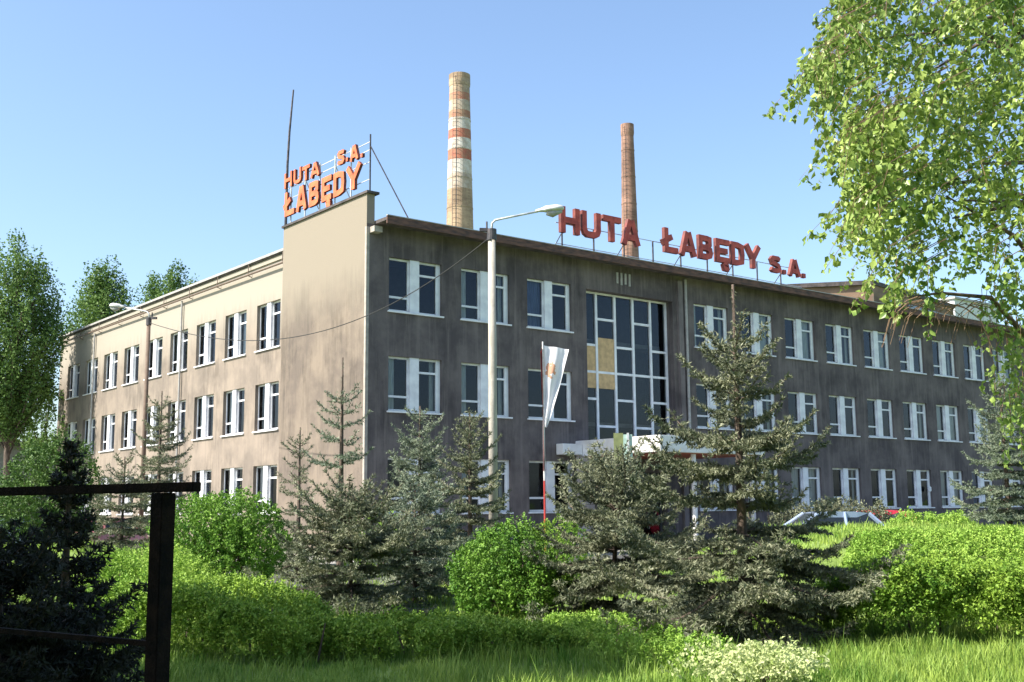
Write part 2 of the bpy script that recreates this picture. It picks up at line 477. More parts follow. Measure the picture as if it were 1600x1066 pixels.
# gable wall rising as a parapet, and the back part of the block
mb = MB()
mb.box(0.002, 0.3, 0.004, 5.9, GZ - 0.4, 10.42)
gw = mb.build('gable_wall', PL_GABLE, bld)
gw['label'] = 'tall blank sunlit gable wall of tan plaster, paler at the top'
mb = MB()
mb.box(-0.06, 0.42, -0.1, 5.96, 10.42, 10.5)
mb.build('parapet_coping', ROOFM, bld)
mb = MB()
mb.box(-0.012, 0.10, -0.016, 0.0, GZ - 0.3, 9.3)  # pale strip carries the sunlit corner edge in its colour
mb.box(-0.012, 0.0, 0.0, 0.09, GZ - 0.3, 9.3)
mb.build('corner_light_strip', PALECORNER, bld)
mb = MB()
mb.box(0.11, 0.42, -0.3, 0.0, 9.1, 9.29)
mb.build('eave_bracket', PALECORNER, bld)
# back of main block (closing walls, plain)
mb = MB()
mb.quad((FRONT_W, 0, GZ - .4), (FRONT_W, 13, GZ - .4), (FRONT_W, 13, 9.42), (FRONT_W, 0, 9.42))
mb.quad((FRONT_W, 13, GZ - .4), (14, 13, GZ - .4), (14, 13, 9.42), (FRONT_W, 13, 9.42))
mb.quad((0.3, 5.9, GZ - .4), (1.7, 5.9, GZ - .4), (1.7, 5.9, 10.3), (0.3, 5.9, 10.3))
mb.build('rear_wall', PL_FRONT, bld)
# main roof
mb = MB()
mb.prism([(0.302, -0.72), (FRONT_W + 0.5, -0.72), (FRONT_W + 0.5, 13.2), (1.702, 13.2), (1.702, 5.898), (0.302, 5.898)], 9.42, 9.53)
mb.build('front_roof', ROOFM, bld)
mb = MB()
mb.box(0.302, FRONT_W + 0.5, -0.78, -0.722, 9.30, 9.56)
mb.build('fascia', FASCIA, bld)
mb = MB()
mb.box(0.302, FRONT_W + 0.5, -0.80, -0.70, 9.561, 9.59)
mb.build('roof_flashing', EDGE, bld)

# wing
WX = 1.7; WY0 = 5.9; WY1 = 37.75
wing_w = WY1 - WY0
WYL = [9.395 + 3.089 * n + 2.09 for n in range(9)]     # world y of each window's left (far) edge
ops = []
WHW = 1.9
for z in FLOORS:
    for yl in WYL: ops.append((WY1 - yl, WY1 - yl + 2.09, z, z + WHW))
mb = MB()
wall_grid(mb, wing_w, GZ - 0.4, 10.3, ops, axis='W', org=(WX, WY1))
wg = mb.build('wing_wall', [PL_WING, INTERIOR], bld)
wg['label'] = 'long sunlit pinkish tan side wall with three rows of nine windows'
mb = MB()
mb.quad((WX, WY1, GZ - .4), (WX, WY1, 10.3), (14, WY1, 10.3), (14, WY1, GZ - .4))
mb.quad((14, WY1, GZ - .4), (14, WY1, 10.3), (14, 5.9, 10.3), (14, 5.9, GZ - .4))
mb.quad((1.7, 5.9, 9.5), (14, 5.9, 9.5), (14, 5.9, 10.3), (1.7, 5.9, 10.3))
mb.build('wing_rear_wall', PL_WING, bld)
mb = MB()
mb.box(WX - 0.12, 14.3, 5.905, WY1 + 0.15, 10.30, 10.42)
mb.build('wing_roof', ROOFM, bld)
mb = MB()
mb.box(WX - 0.17, WX - 0.122, 5.965, WY1 + 0.15, 10.36, 10.46)
mb.build('wing_roof_edge', EDGE, bld)
mb = MB()
mb.box(WX - 0.06, WX - 0.001, 5.92, WY1, 10.1, 10.29)
mb.build('cornice', PL_WING, bld)
mb = MB()
mb.tube([(WX - 0.17, y, 9.86 + 0.004 * (y - 5.9)) for y in np.linspace(5.95, WY1 - 0.2, 20)], 0.045, 8)
for y in np.arange(9.0, WY1, 3.089):
    mb.tube([(WX - 0.17, y, 9.9), (WX - 0.14, y, 10.34)], 0.02, 5)
    mb.tube([(WX - 0.17, y, 9.86), (WX + 0.02, y, 9.8)], 0.02, 5)
mb.build('gutter_pipe', GUTTER, bld)
for y in (5.97 + 0.12, WY1 - 6.3, WY1 - 18.5):
    mb = MB()
    mb.tube([(WX - 0.1, y, 9.85), (WX - 0.1, y, GZ + 0.2)], 0.05, 8)
    mb.build('downpipe', GUTTER if y < 10 else EDGE, bld)
mb = MB()
mb.tube([(15.02, -0.08, 9.3), (15.02, -0.08, GZ + 0.3)], 0.06, 8)
mb.build('downpipe', EDGE, bld)
mb = MB()
mb.box(14.55, 14.8, -0.12, 0.0, GZ + .2, 9.2)
mb.build('pilaster', plaster('pilaster plaster', (0.2, 0.17, 0.165), (0.13, 0.11, 0.11), (0.28, 0.24, 0.22)), bld)

# windows: one mould per facade and curtain kind, copied in loops
def window_mould(kind, wd, ht, d0):
    mb = MB()
    y0, y1 = d0, d0 + 0.06
    g = 0.07
    px0, px1 = wd * 0.40, wd * 0.575
    mb.box(0, g * .7, y0, y1, 0, ht)                       # left stile
    mb.box(wd - 0.17, wd, y0 - 0.02, y1, 0, ht)            # wide right jamb board
    mb.box(g * .7, px0, y0, y1, 0, g); mb.box(g * .7, px0, y0, y1, ht - g, ht)
    mb.box(px1, wd - .17, y0, y1, 0, g); mb.box(px1, wd - .17, y0, y1, ht - g, ht)
    mb.box(px0 - 0.06, px0, y0 - 0.012, y1, g, ht - g)
    mb.box(px1, px1 + 0.05, y0 - 0.012, y1, g, ht - g)
    mb.box(g * .7, px0 - 0.06, y0 - 0.006, y1, ht * 0.25, ht * 0.25 + g)      # low transom on the left sash
    mb.box(px1 + 0.05, wd - .17, y0 - 0.006, y1, ht * 0.72, ht * 0.72 + g)    # high transom on the right sash
    fr = mb.build('window', WHITE)
    mb = MB(); mb.box(px0, px1, 0.03, y1 - 0.003, 0, ht)
    mb.build('pier_board', WHITE, fr)
    ym = (y0 + y1) / 2
    mb = MB(); mb.quad((g * .5, ym, .03), (px0, ym, .03), (px0, ym, ht - .03), (g * .5, ym, ht - .03))
    mb.quad((px1, ym, .03), (wd - .1, ym, .03), (wd - .1, ym, ht - .03), (px1, ym, ht - .03))
    mb.build('pane', GLASS, fr)
    mb = MB(); mb.box(-0.06, wd + 0.06, -0.07, d0, -0.055, -0.004)
    mb.build('sill', WHITE, fr)
    if kind:
        r = random.Random(kind * 13 + 5)
        yc = y1 + 0.09
        spans = []
        if kind == 1: spans = [(0.05, px0 * 0.45), (wd * 0.84, wd - 0.12)]
        if kind == 2: spans = [(px1, wd - 0.12)]
        if kind == 3: spans = [(0.05, px0), (px1 + .05, wd - 0.12)]
        if kind == 4: spans = [(0.05, px0 * 0.95)]
        for (a_, b_) in spans:
            zb = 0.05 if kind != 3 else ht * 0.0 + 0.05
            n = max(3, int((b_ - a_) / 0.07)); mb = MB()
            for i in range(n):
                xa = a_ + (b_ - a_) * i / n; xb = a_ + (b_ - a_) * (i + 1) / n
                ya = yc + (0.035 if i % 2 else 0); yb = yc + (0 if i % 2 else 0.035)
                mb.quad((xa, ya, zb), (xb, yb, zb), (xb, yb, ht - .05), (xa, ya, ht - .05))
            mb.build('curtain', CURTB if kind == 4 else CURT, fr)
    return fr


fm = {k: window_mould(k, 2.11, WH, 0.12) for k in range(5)}
wm = {k: window_mould(k, 2.09, WHW, 0.14) for k in range(4)}
rr = random.Random(11)
used = set()


def place(moulds, key, kind, loc, rz):
    if (key, kind) in used:
        o = copy_tree(moulds[kind], bld)
    else:
        used.add((key, kind)); o = moulds[kind]; o.parent = bld
    o.location = loc; o.rotation_euler = (0, 0, rz)
    return o


for fz in FLOORS:
    for i, x in enumerate(FX):
        k = rr.choice([0, 0, 0, 1, 1, 2, 3] if i > 2 else [0, 0, 1])
        if i == 2 and fz > 6: k = 4
        if i == 10 and fz == 0: k = 4
        o = place(fm, 'f', k, (x, 0, fz), 0)
for fz in FLOORS:
    for i, yl in enumerate(WYL):
        place(wm, 'w', rr.choice([0, 0, 0, 1, 1, 2]), (WX, yl, fz), -math.pi / 2)
for kk, d_ in (('f', fm), ('w', wm)):
    for k, o in d_.items():
        if (kk, k) not in used:
            for c in list(o.children): bpy.data.objects.remove(c)
            bpy.data.objects.remove(o)

# stair window: five bays, bars alternating
sw = MB()
X0, X1, Z0, Z1, SD = ST
cols = [X0, 10.45, 11.43, 12.41, 13.38, X1]
zu = (Z1 - Z0) / 6
YB = SD - 0.1
for x in cols[1:5]: sw.box(x - 0.055, x + 0.055, YB - 0.05, YB + 0.07, Z0, Z1)
sw.box(X1 - 0.1, X1, YB - 0.05, YB + 0.07, Z0, Z1)
sw.box(X0, X0 + 0.07, YB - 0.05, YB + 0.07, Z0, Z1)
sw.box(X0 + .07, X1 - .1, YB - 0.04, YB + 0.06, Z1 - 0.07, Z1 - 0.002)
sw.box(X0 + .07, X1 - .1, YB - 0.04, YB + 0.06, Z0 + 0.002, Z0 + 0.08)
pat = {0: (2, 3, 4), 1: (1, 3, 5), 2: (2, 3, 4), 3: (1, 3, 5), 4: (2, 3, 4)}
for c, hs in pat.items():
    for h in hs:
        z = Z1 - h * zu
        sw.box(cols[c] + 0.05, cols[c + 1] - 0.05, YB - 0.03, YB + 0.05, z - 0.045, z + 0.045)
swo = sw.build('stair_window', WHITE, bld)
swo['label'] = 'tall stairwell window of white bars in a staggered grid'
mb = MB(); mb.quad((X0 + .03, YB + .01, Z0 + .03), (X1 - .03, YB + .01, Z0 + .03), (X1 - .03, YB + .01, Z1 - .03), (X0 + .03, YB + .01, Z1 - .03))
mb.build('pane', GLASS, swo)
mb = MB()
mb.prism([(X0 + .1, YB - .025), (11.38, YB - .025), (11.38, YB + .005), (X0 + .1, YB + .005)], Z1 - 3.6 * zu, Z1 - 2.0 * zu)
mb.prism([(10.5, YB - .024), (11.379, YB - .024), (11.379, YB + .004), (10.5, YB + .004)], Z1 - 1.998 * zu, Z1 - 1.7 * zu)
bl = mb.build('tan_reflection_panel', TANREFL, swo)  # opaque tan panel stands in for a sunlit reflection on the glass
bl['label'] = 'tan panel painted as a sunlit reflection in the left bays of the stairwell glass'
mb = MB()
for z in (3.2, 6.4): mb.box(X0 + .02, X1 - .02, SD + .25, SD + 1.0, z, z + 0.16)
for x in (11.0, 13.0): mb.box(x, x + .07, SD + .5, SD + .57, Z0 + .1, Z1 - .1)
mb.build('stair_landing', plain('landing concrete', (0.2, 0.19, 0.18), 0.9), swo)
# plaster emblem patch above the stair window
mb = MB()
for i, x in enumerate((11.2, 11.42, 11.64, 11.86)): mb.box(x, x + 0.1, -0.035, 0.0, 8.72 - 0.05 * (i % 2), 9.15)
mb.build('wall_relief', EDGE, bld)

# entrance: canopy, pier, doors
mb = MB(); mb.box(8.95, 14.4, -4.3, -0.004, 1.98, 2.55)
can = mb.build('canopy', CANOPYM, bld, bevel=0.015)
can['label'] = 'thick white entrance canopy slab'
mb = MB(); mb.box(9.15, 14.2, -4.15, -0.1, 1.955, 1.977)
mb.build('soffit', SOFFIT, can)
mb = MB(); mb.box(8.0, 8.93, -0.4, -0.03, 2.03, 2.42)
mb.build('canopy_beam', CANOPYM, bld, bevel=0.01)
mb = MB(); mb.box(8.62, 9.3, -0.62, -0.43, GZ + .17, 1.95)
mb.build('brick_pier', PIERM, bld)
mb = MB()
for x in (10.2, 11.9):
    mb.box(x + 0.02, x + 0.12, .2, .28, GZ + .17, 1.44); mb.box(x + 1.6, x + 1.7, .2, .28, GZ + .17, 1.44)
    mb.box(x + .12, x + 1.6, .205, .275, 1.34, 1.44); mb.box(x + .12, x + 1.6, .205, .275, GZ + .18, GZ + .4)
    mb.box(x + .12, x + 1.6, .205, .275, -0.5, -0.42)
dr = mb.build('entrance_door', DARKMETAL, bld)
mb = MB(); mb.quad((10.25, .24, GZ + .2), (13.6, .24, GZ + .2), (13.6, .24, 1.4), (10.25, .24, 1.4)); mb.build('pane', GLASS, dr)
mb = MB(); mb.box(11.68, 11.72, .12, .16, -0.6, 0.1); mb.box(12.0, 12.04, .12, .16, -0.6, 0.1); mb.build('handle', PALEMETAL, dr)
for x in (10.9, 14.0):
    mb = MB(); mb.tube([(x, -4.0, GZ + .17), (x, -4.0, 1.955)], 0.09, 12); mb.build('column', CANOPYM, can)
mb = MB(); mb.box(31.95, 32.2, -0.09, 0.0, 0.75, 1.0)
wl = mb.build('wall_lamp', WHITE, bld, bevel=0.03)

# ------------------------------------------------------------------ letters
def ribbon(mb, pts, wdt, y0, y1, closed=False):
    """a mitred flat band along pts (x,z), extruded from y0 (front) to y1"""
    pts = [Vector(p) for p in pts]
    n = len(pts); Lf = []; Rf = []
    for i in range(n):
        if closed: a_, b_ = pts[(i - 1) % n], pts[(i + 1) % n]
        else: a_, b_ = pts[max(i - 1, 0)], pts[min(i + 1, n - 1)]
        d1 = (pts[i] - a_); d2 = (b_ - pts[i])
        if d1.length < 1e-6: d1 = d2
        if d2.length < 1e-6: d2 = d1
        d1 = d1.normalized(); d2 = d2.normalized()
        n1 = Vector((-d1.y, d1.x)); n2 = Vector((-d2.y, d2.x))
        mt = (n1 + n2).normalized(); k = min(1 / max(mt.dot(n1), 0.35), 2.2)
        Lf.append(pts[i] + mt * wdt / 2 * k); Rf.append(pts[i] - mt * wdt / 2 * k)
    rngi = range(n if closed else n - 1)
    for i in rngi:
        j = (i + 1) % n
        a_, b_, c_, d_ = Lf[i], Lf[j], Rf[j], Rf[i]
        def q(p, y): return (p.x, y, p.y)
        mb.quad(q(a_, y0), q(b_, y0), q(c_, y0), q(d_, y0), 0)
        mb.quad(q(a_, y1), q(b_, y1), q(c_, y1), q(d_, y1), 1)
        mb.quad(q(a_, y0), q(b_, y0), q(b_, y1), q(a_, y1), 1)
        mb.quad(q(c_, y0), q(d_, y0), q(d_, y1), q(c_, y1), 1)
    if not closed:
        for e in (0, n - 1):
            a_, b_ = Lf[e], Rf[e]
            mb.quad((a_.x, y0, a_.y), (b_.x, y0, b_.y), (b_.x, y1, b_.y), (a_.x, y1, a_.y), 1)


def letter(ch, w_, h, s, dep):
    mb = MB(); k = [0]
    def st(pts, closed=False):
        e = 0.003 * k[0]; k[0] += 1
        ribbon(mb, pts, s, -e, dep + e, closed)
    a_, b_ = s / 2, w_ - s / 2
    t_, m_ = h - s / 2, h / 2
    lo = s / 2
    if ch == 'H': st([(a_, 0), (a_, h)]); st([(b_, 0), (b_, h)]); st([(a_, m_), (b_, m_)])
    if ch == 'U': st([(a_, h), (a_, h * .3), (a_ + w_ * .06, lo + h * .06), (a_ + w_ * .18, lo), (b_ - w_ * .18, lo), (b_ - w_ * .06, lo + h * .06), (b_, h * .3), (b_, h)])
    if ch == 'T': st([(0, t_), (w_, t_)]); st([(w_ / 2, 0), (w_ / 2, h - s)])
    if ch == 'A': st([(a_, 0), (w_ / 2 - s * .18, h)]); st([(b_, 0), (w_ / 2 + s * .18, h)]); st([(w_ * .28, h * .3), (w_ * .72, h * .3)])
    if ch == 'Ł': st([(a_ + w_ * .1, h), (a_ + w_ * .1, lo), (w_, lo)]); st([(0, h * .38), (w_ * .62, h * .66)])
    if ch == 'B':
        st([(a_, 0), (a_, h)])
        st([(a_, t_), (w_ * .62, t_), (b_ - w_ * .06, h * .86), (b_ - w_ * .06, h * .64), (w_ * .62, m_), (a_, m_)])
        st([(w_ * .6, m_ - .001), (b_ - w_ * .03, h * .42), (b_, h * .27), (b_ - w_ * .05, lo + h * .05), (w_ * .62, lo), (a_, lo)])
    if ch == 'Ę':
        st([(w_, t_), (a_, t_), (a_, lo), (w_, lo)]); st([(a_, m_), (w_ * .85, m_)])
        st([(w_ * .85, 0), (w_ * .62, -h * .12), (w_ * .66, -h * .22), (w_ * .92, -h * .24)])
    if ch == 'D': st([(a_, lo), (a_, t_), (w_ * .5, t_), (b_ - w_ * .05, h * .82), (b_, m_), (b_ - w_ * .05, h * .18), (w_ * .5, lo)], True)
    if ch == 'Y': st([(a_ - s * .1, h), (w_ / 2, h * .42)]); st([(b_ + s * .1, h), (w_ / 2, h * .42)]); st([(w_ / 2, 0), (w_ / 2, h * .46)])
    if ch == 'S': st([(b_ + s * .2, h * .78), (b_ - w_ * .1, t_), (a_ + w_ * .12, t_), (a_, h * .76), (a_ + w_ * .1, h * .58), (b_ - w_ * .1, h * .45), (b_, h * .26), (b_ - w_ * .12, lo), (a_ + w_ * .1, lo), (a_ - s * .2, h * .22)])
    if ch == '.': st([(0, s * .5), (w_, s * .5)])
    return mb


sg = empty('rooftop_sign', (0, 2.0, 9.53))
tag(sg, 'long red rooftop sign reading HUTA ŁABĘDY S.A. above the shaded front eave', 'sign')
spec = [('H', 10.17, 11.18, 1.08), ('U', 11.32, 12.34, 1.08), ('T', 12.48, 13.5, 1.08), ('A', 13.55, 14.62, 1.08),
        ('Ł', 15.98, 16.92, 1.08), ('A', 17.06, 18.1, 1.08), ('B', 18.25, 19.15, 1.08), ('Ę', 19.38, 20.3, 1.08),
        ('D', 20.42, 21.33, 1.08), ('Y', 21.42, 22.5, 1.08), ('S', 23.2, 23.95, 0.8), ('.', 24.1, 24.32, 0.8),
        ('A', 24.55, 25.45, 0.8), ('.', 25.58, 25.8, 0.8)]
for ch, xa, xb, h in spec:
    mbl = letter(ch, xb - xa, h, 0.25 if h > 1 else 0.21, 0.16)
    mbl.build('letter', [RED, REDSIDE], sg, (xa, 0, 1.48))
for x in np.arange(10.4, 25.7, 1.72):
    mb = MB(); mb.box(-0.025, 0.025, 0.2, 0.25, 0.0, 1.9); mb.build('post', DARKMETAL, sg, (x, 0, 0))
mb = MB()
for z in (0.55, 1.05): mb.box(10.1, 25.8, 0.26, 0.285, z, z + 0.03)
mb.box(10.1, 25.8, 0.26, 0.285, 1.9, 1.93)
mb.build('rail', PALEMETAL, sg)
mb = MB()
for x in np.arange(10.4, 25.7, 3.44): mb.tube([(x, 0.25, 1.5), (x, 1.7, 0.02)], 0.02, 5)
mb.build('brace', DARKMETAL, sg)

sg2 = empty('gable_sign', (0.25, 6.45, 10.5), -math.pi / 2)
tag(sg2, 'two-line orange sign HUTA ŁABĘDY S.A. standing on top of the sunlit gable parapet', 'sign')
# local x runs from the far end (y=6.45) to the near end; local -y faces the street
spec = [('Ł', 0.0, .85, .48, .92), ('A', .98, 1.8, .46, .92), ('B', 1.98, 2.7, .44, .9), ('Ę', 2.9, 3.6, .42, .88), ('D', 3.75, 4.5, .41, .86), ('Y', 4.62, 5.6, .40, .84),
        ('H', 0.02, .62, 1.58, .58), ('U', .76, 1.34, 1.57, .57), ('T', 1.42, 2.0, 1.53, .55), ('A', 2.05, 2.72, 1.5, .52),
        ('S', 4.0, 4.48, 1.5, .5), ('.', 4.6, 4.72, 1.5, .5), ('A', 4.86, 5.42, 1.42, .52), ('.', 5.58, 5.7, 1.4, .5)]
for ch, xa, xb, z, h in spec:
    mbl = letter(ch, xb - xa, h, 0.2 if h > .7 else 0.13, 0.1)
    mbl.build('letter', [ORANGE, REDSIDE], sg2, (xa, 0, z))
for x in (0.3, 1.4, 2.5, 3.6, 4.7, 5.95):
    mb = MB(); mb.box(-0.02, 0.02, 0.14, 0.18, 0.0, 2.0 if x < 5.5 else 2.15)
    mb.build('post', PALEMETAL if x < 5.5 else DARKMETAL, sg2, (x, 0, 0))
mb = MB()
for z in (.6, 1.2, 1.62, 1.9): mb.box(0.0, 5.93, 0.185, 0.205, z, z + 0.025)
mb.build('rail', PALEMETAL, sg2)
mb = MB()
for x in (1.4, 3.6): mb.tube([(x, 0.18, 1.6), (x, 1.6, -0.95)], 0.02, 5)
mb.build('brace', PALEMETAL, sg2)
mb = MB(); mb.tube([(5.95, 0.16, 1.75), (7.2, 0.9, -0.95)], 0.022, 6)
mb.build('stay_rod', DARKMETAL, sg2)

ms = empty('antenna_mast', (2.6, 10.9, 10.42))
tag(ms, 'thin dark antenna mast rising behind the orange gable sign', 'antenna')
mb = MB(); mb.tube([(0, 0, 0), (0.04, 0, 4.2), (0.1, 0, 5.6), (0.22, -0.05, 7.5)], [.07, .055, .05, .035], 8); mb.build('pole', DARKMETAL, ms)
mb = MB(); mb.box(-.2, .2, -.2, .2, -0.0, 0.08); mb.build('base_plate', DARKMETAL, ms)

# ------------------------------------------------------------------ chimneys
def chimney(name, loc, z_top, z_ref, r_top, r_ref, matr, label, zb=GZ):
    o = empty(name, (loc[0], loc[1], zb))
    tag(o, label, 'chimney')
    H = z_top - zb
    slope = (r_ref - r_top) / (z_top - z_ref)
    mb = MB()
    zs = np.linspace(0, H, 60)
    rs = [r_top + slope * (H - z) for z in zs]
    mb.tube([(0, 0, z) for z in zs], rs, 32)
    shaft_mb = mb
    mb = MB()
    mb.tube([(0, 0, H - 1.2), (0, 0, H - .9), (0, 0, H + .12)], [r_top + slope + .03, r_top + .09, r_top + .08], 32)
    mb.build('rim', matr, o)
    for z in np.arange(4, H - 2, 3.2):
        r = r_top + slope * (H - z) + .03
        shaft_mb.tube([(0, 0, z), (0, 0, z + .12)], r, 32)
    shaft_mb.build('shaft', matr, o)
    a_ = math.atan2(CAM.y - loc[1], CAM.x - loc[0]) - 0.35
    mb = MB()
    for s in (-.22, .22):
        mb.tube([(math.cos(a_) * (r_top + slope * (H - z) + .25) - math.sin(a_) * s, math.sin(a_) * (r_top + slope * (H - z) + .25) + math.cos(a_) * s, z) for z in np.linspace(2, H, 12)], .03, 4)
    for z in np.arange(2, H, .5):
        r = r_top + slope * (H - z) + .25
        mb.tube([(math.cos(a_) * r - math.sin(a_) * s, math.sin(a_) * r + math.cos(a_) * s, z) for s in (-.22, .22)], .02, 4)
    mb.build('ladder', DARKMETAL, o)
    return o


def band_mat(name, brick1, brick2, bands=None, zb=GZ):
    """brick shaft with painted hoops; bands: list of (z, colour) upward from ground, worn"""
    m = brickmat(name, brick1, brick2, tuple(v * .8 for v in brick1), bw=.5, rh=.16)
    if bands:
        t = m.node_tree; b = t.nodes['Principled BSDF']; N = t.nodes.new; L = t.links.new
        prev = b.inputs['Base Color'].links[0].from_socket
        tc = N('ShaderNodeTexCoord'); sx = N('ShaderNodeSeparateXYZ'); L(tc.outputs['Object'], sx.inputs[0])
        nz = N('ShaderNodeTexNoise'); nz.inputs['Scale'].default_value = 1.6; nz.inputs['Detail'].default_value = 6
        L(tc.outputs['Object'], nz.inputs['Vector'])
        for (za, zbn, c, amt) in bands:
            g1 = N('ShaderNodeMath'); g1.operation = 'GREATER_THAN'; g1.inputs[1].default_value = za - zb; L(sx.outputs['Z'], g1.inputs[0])
            g2 = N('ShaderNodeMath'); g2.operation = 'LESS_THAN'; g2.inputs[1].default_value = zbn - zb; L(sx.outputs['Z'], g2.inputs[0])
            mm = N('ShaderNodeMath'); mm.operation = 'MULTIPLY'; L(g1.outputs[0], mm.inputs[0]); L(g2.outputs[0], mm.inputs[1])
            r = N('ShaderNodeMapRange'); r.inputs['From Min'].default_value = .35; r.inputs['From Max'].default_value = .6
            r.inputs['To Min'].default_value = amt; r.inputs['To Max'].default_value = amt * .45
            L(nz.outputs['Fac'], r.inputs['Value'])
            m3 = N('ShaderNodeMath'); m3.operation = 'MULTIPLY'; L(mm.outputs[0], m3.inputs[0]); L(r.outputs[0], m3.inputs[1])
            mx = N('ShaderNodeMix'); mx.data_type = 'RGBA'; mx.inputs[7].default_value = (*c, 1)
            L(m3.outputs[0], mx.inputs[0]); L(prev, mx.inputs[6]); prev = mx.outputs[2]
        L(prev, b.inputs['Base Color'])
    return m


def zv(v): return 45.98 - (v - 112) * (45.98 - 29.64) / (355 - 112)


WP = (0.66, 0.62, 0.57); RP = (0.42, 0.11, 0.07)
bands = [(zv(155), zv(143), RP, .65), (zv(172), zv(155), WP, .35), (zv(184), zv(172), RP, .5), (zv(218), zv(203), RP, .95), (zv(203), zv(184), WP, .75),
         (zv(236), zv(218), WP, .95), (zv(253), zv(236), RP, .9), (zv(275), zv(253), WP, .95), (zv(300), zv(275), WP, .45), (zv(143), zv(120), WP, .12)]
CH1 = band_mat('yellowish chimney brick', (0.43, 0.31, 0.20), (0.33, 0.225, 0.145), bands)
CH2 = band_mat('red brown chimney brick', (0.34, 0.20, 0.145), (0.25, 0.14, 0.10), None)
chimney('factory_chimney', (49.2, 63.0), 45.98, 29.64, 1.06, 1.42, CH1, 'taller tapering brick chimney with faded red and white painted bands')
chimney('factory_chimney', (70.6, 59.4), 43.95, 28.65, 0.69, 0.98, CH2, 'slimmer plain red-brown brick chimney behind the red rooftop letters')

# ------------------------------------------------------------------ buildings behind
bb = empty('workshop_hall', (46.25, 11.32 + 3, GZ))
tag(bb, 'brick factory hall with dark roof edge rising behind the right end of the office roof', 'building')
cx_, cy_ = 46.25, 14.3
p0 = P(1375, 78); p1 = P(1205, 79.5); p2 = P(1500, 88); p3 = P(1400, 112)
loc = Vector((p0.x, p0.y, GZ)); bb.location = loc
pts = [(p - loc).xy for p in (p0, p2, p3, p1)]
zt = .166 + 353 / 1766 * 78 - GZ - 0.35
mb = MB(); mb.prism(pts, 0, zt); mb.build('wall', brickmat('brown hall brick', (0.30, 0.2, 0.13), (0.22, 0.14, 0.1), (0.2, 0.16, 0.12), bw=.9, rh=.35), bb)
cen = sum(pts, Vector((0, 0))) / 4
mb = MB(); mb.prism([cen + (q - cen) * 1.02 for q in pts], zt, zt + .3); mb.build('roof', ROOFM, bb)
a0, a1 = pts[0], pts[1]
d_ = (a1 - a0).normalized(); nn_ = Vector((d_.y, -d_.x))
for i in range(3):
    mb = MB(); q0 = a0 + d_ * (2 + i * 3.4) + nn_ * .02; q1 = q0 + d_ * 2.2
    mb.prism([q0, q1, q1 + nn_ * .08, q0 + nn_ * .08], zt - 2.4, zt - .7); mb.build('window', plain('hall glazing', (.12, .14, .17), .2), bb)

wb = P(1500, 112); 
wb_o = empty('white_building', (wb.x, wb.y, GZ)); tag(wb_o, 'plain white block seen low over the roof beside the brick hall', 'building')
mb = MB(); mb.box(-3.2, 5, -2, 8, 0, 21.4); mb.build('wall', plain('white render', (.75, .75, .76), .8), wb_o)
mb = MB(); mb.box(-3.4, 5.2, -2.2, 8.2, 21.4, 21.6); mb.build('roof', EDGE, wb_o)

lb = P(75, 74)
lo_ = empty('low_shed', (lb.x, lb.y, GZ), 0.5); tag(lo_, 'long low shed with flat dark roof far beyond the left shrubs', 'shed')
mb = MB(); mb.box(-9, 9, -2, 2, 0, 5.6); mb.build('wall', plain('shed wall', (.4, .4, .4), .8), lo_)
mb = MB(); mb.box(-9.4, 9.4, -2.4, 2.4, 5.6, 5.9); mb.build('roof', ROOFM, lo_)

# ------------------------------------------------------------------ lamps, wires, flag, sign board
def lamp(loc, H, az, label, r0=.13, r1=.09, arm=1.25, rise=.42, hl=.68, pm=None):
    o = empty('street_lamp', loc, az); tag(o, label, 'street lamp', 'street lamps round the office block')
    mb = MB(); mb.tube([(0, 0, -.3), (0, 0, H * .5), (0, 0, H)], [r0, (r0 + r1) / 2, r1], 14); mb.build('pole', pm or CONC, o, smooth=True)
    mb = MB(); mb.tube([(0, 0, H - .25), (0, 0, H + .03)], r1 + .03, 14)
    mb.box(-.3, -r1, -.05, .05, H - .03, H + .05); mb.tube([(-.12, 0, H), (-.12, 0, H + .22)], .025, 6); mb.build('collar', DARKMETAL, o)
    mb = MB(); mb.tube([(.0, 0, H), (0.01, 0, H + .18), (.09, 0, H + .26), (.3, 0, H + .31), (arm, 0, H + rise)], .028, 8); mb.build('arm', PALEMETAL, o, smooth=True)
    hd = empty('lamp_head', (arm - .05, 0, H + rise - .02)); hd.parent = o; hd.rotation_euler = (0, -.12, 0)
    mb = MB()
    prof = [(0, .05, .04), (.12, .07, .06), (.2, .08, .08), (.24, .12, .1), (.5, .14, .11), (hl - .04, .11, .08), (hl, .05, .03)]
    n0 = None; k = 12
    for (x, wy, hz) in prof:
        for j in range(k):
            an = 2 * math.pi * j / k
            zz = math.sin(an); mb.v.append((x, math.cos(an) * wy, (zz * hz * 1.15 if zz > 0 else zz * hz * .45) + .02))
    for i in range(len(prof) - 1):
        for j in range(k):
            a_ = i * k + j; b_ = i * k + (j + 1) % k
            mb.f.append((a_, b_, b_ + k, a_ + k)); mb.m.append(0)
    mb.f.append(tuple(range(k))); mb.m.append(0); e = (len(prof) - 1) * k; mb.f.append(tuple(e + j for j in range(k))); mb.m.append(0)
    mb.build('housing', plain('lamp housing', (.6, .6, .58), .5), hd, smooth=True)
    mb = MB(); mb.tube([(.26, 0, -.035), (.4, 0, -.075), (hl - .06, 0, -.03)], [.07, .1, .05], 10); mb.build('lens', plain('lamp lens', (.35, .35, .33), .3), hd, smooth=True)
    return o


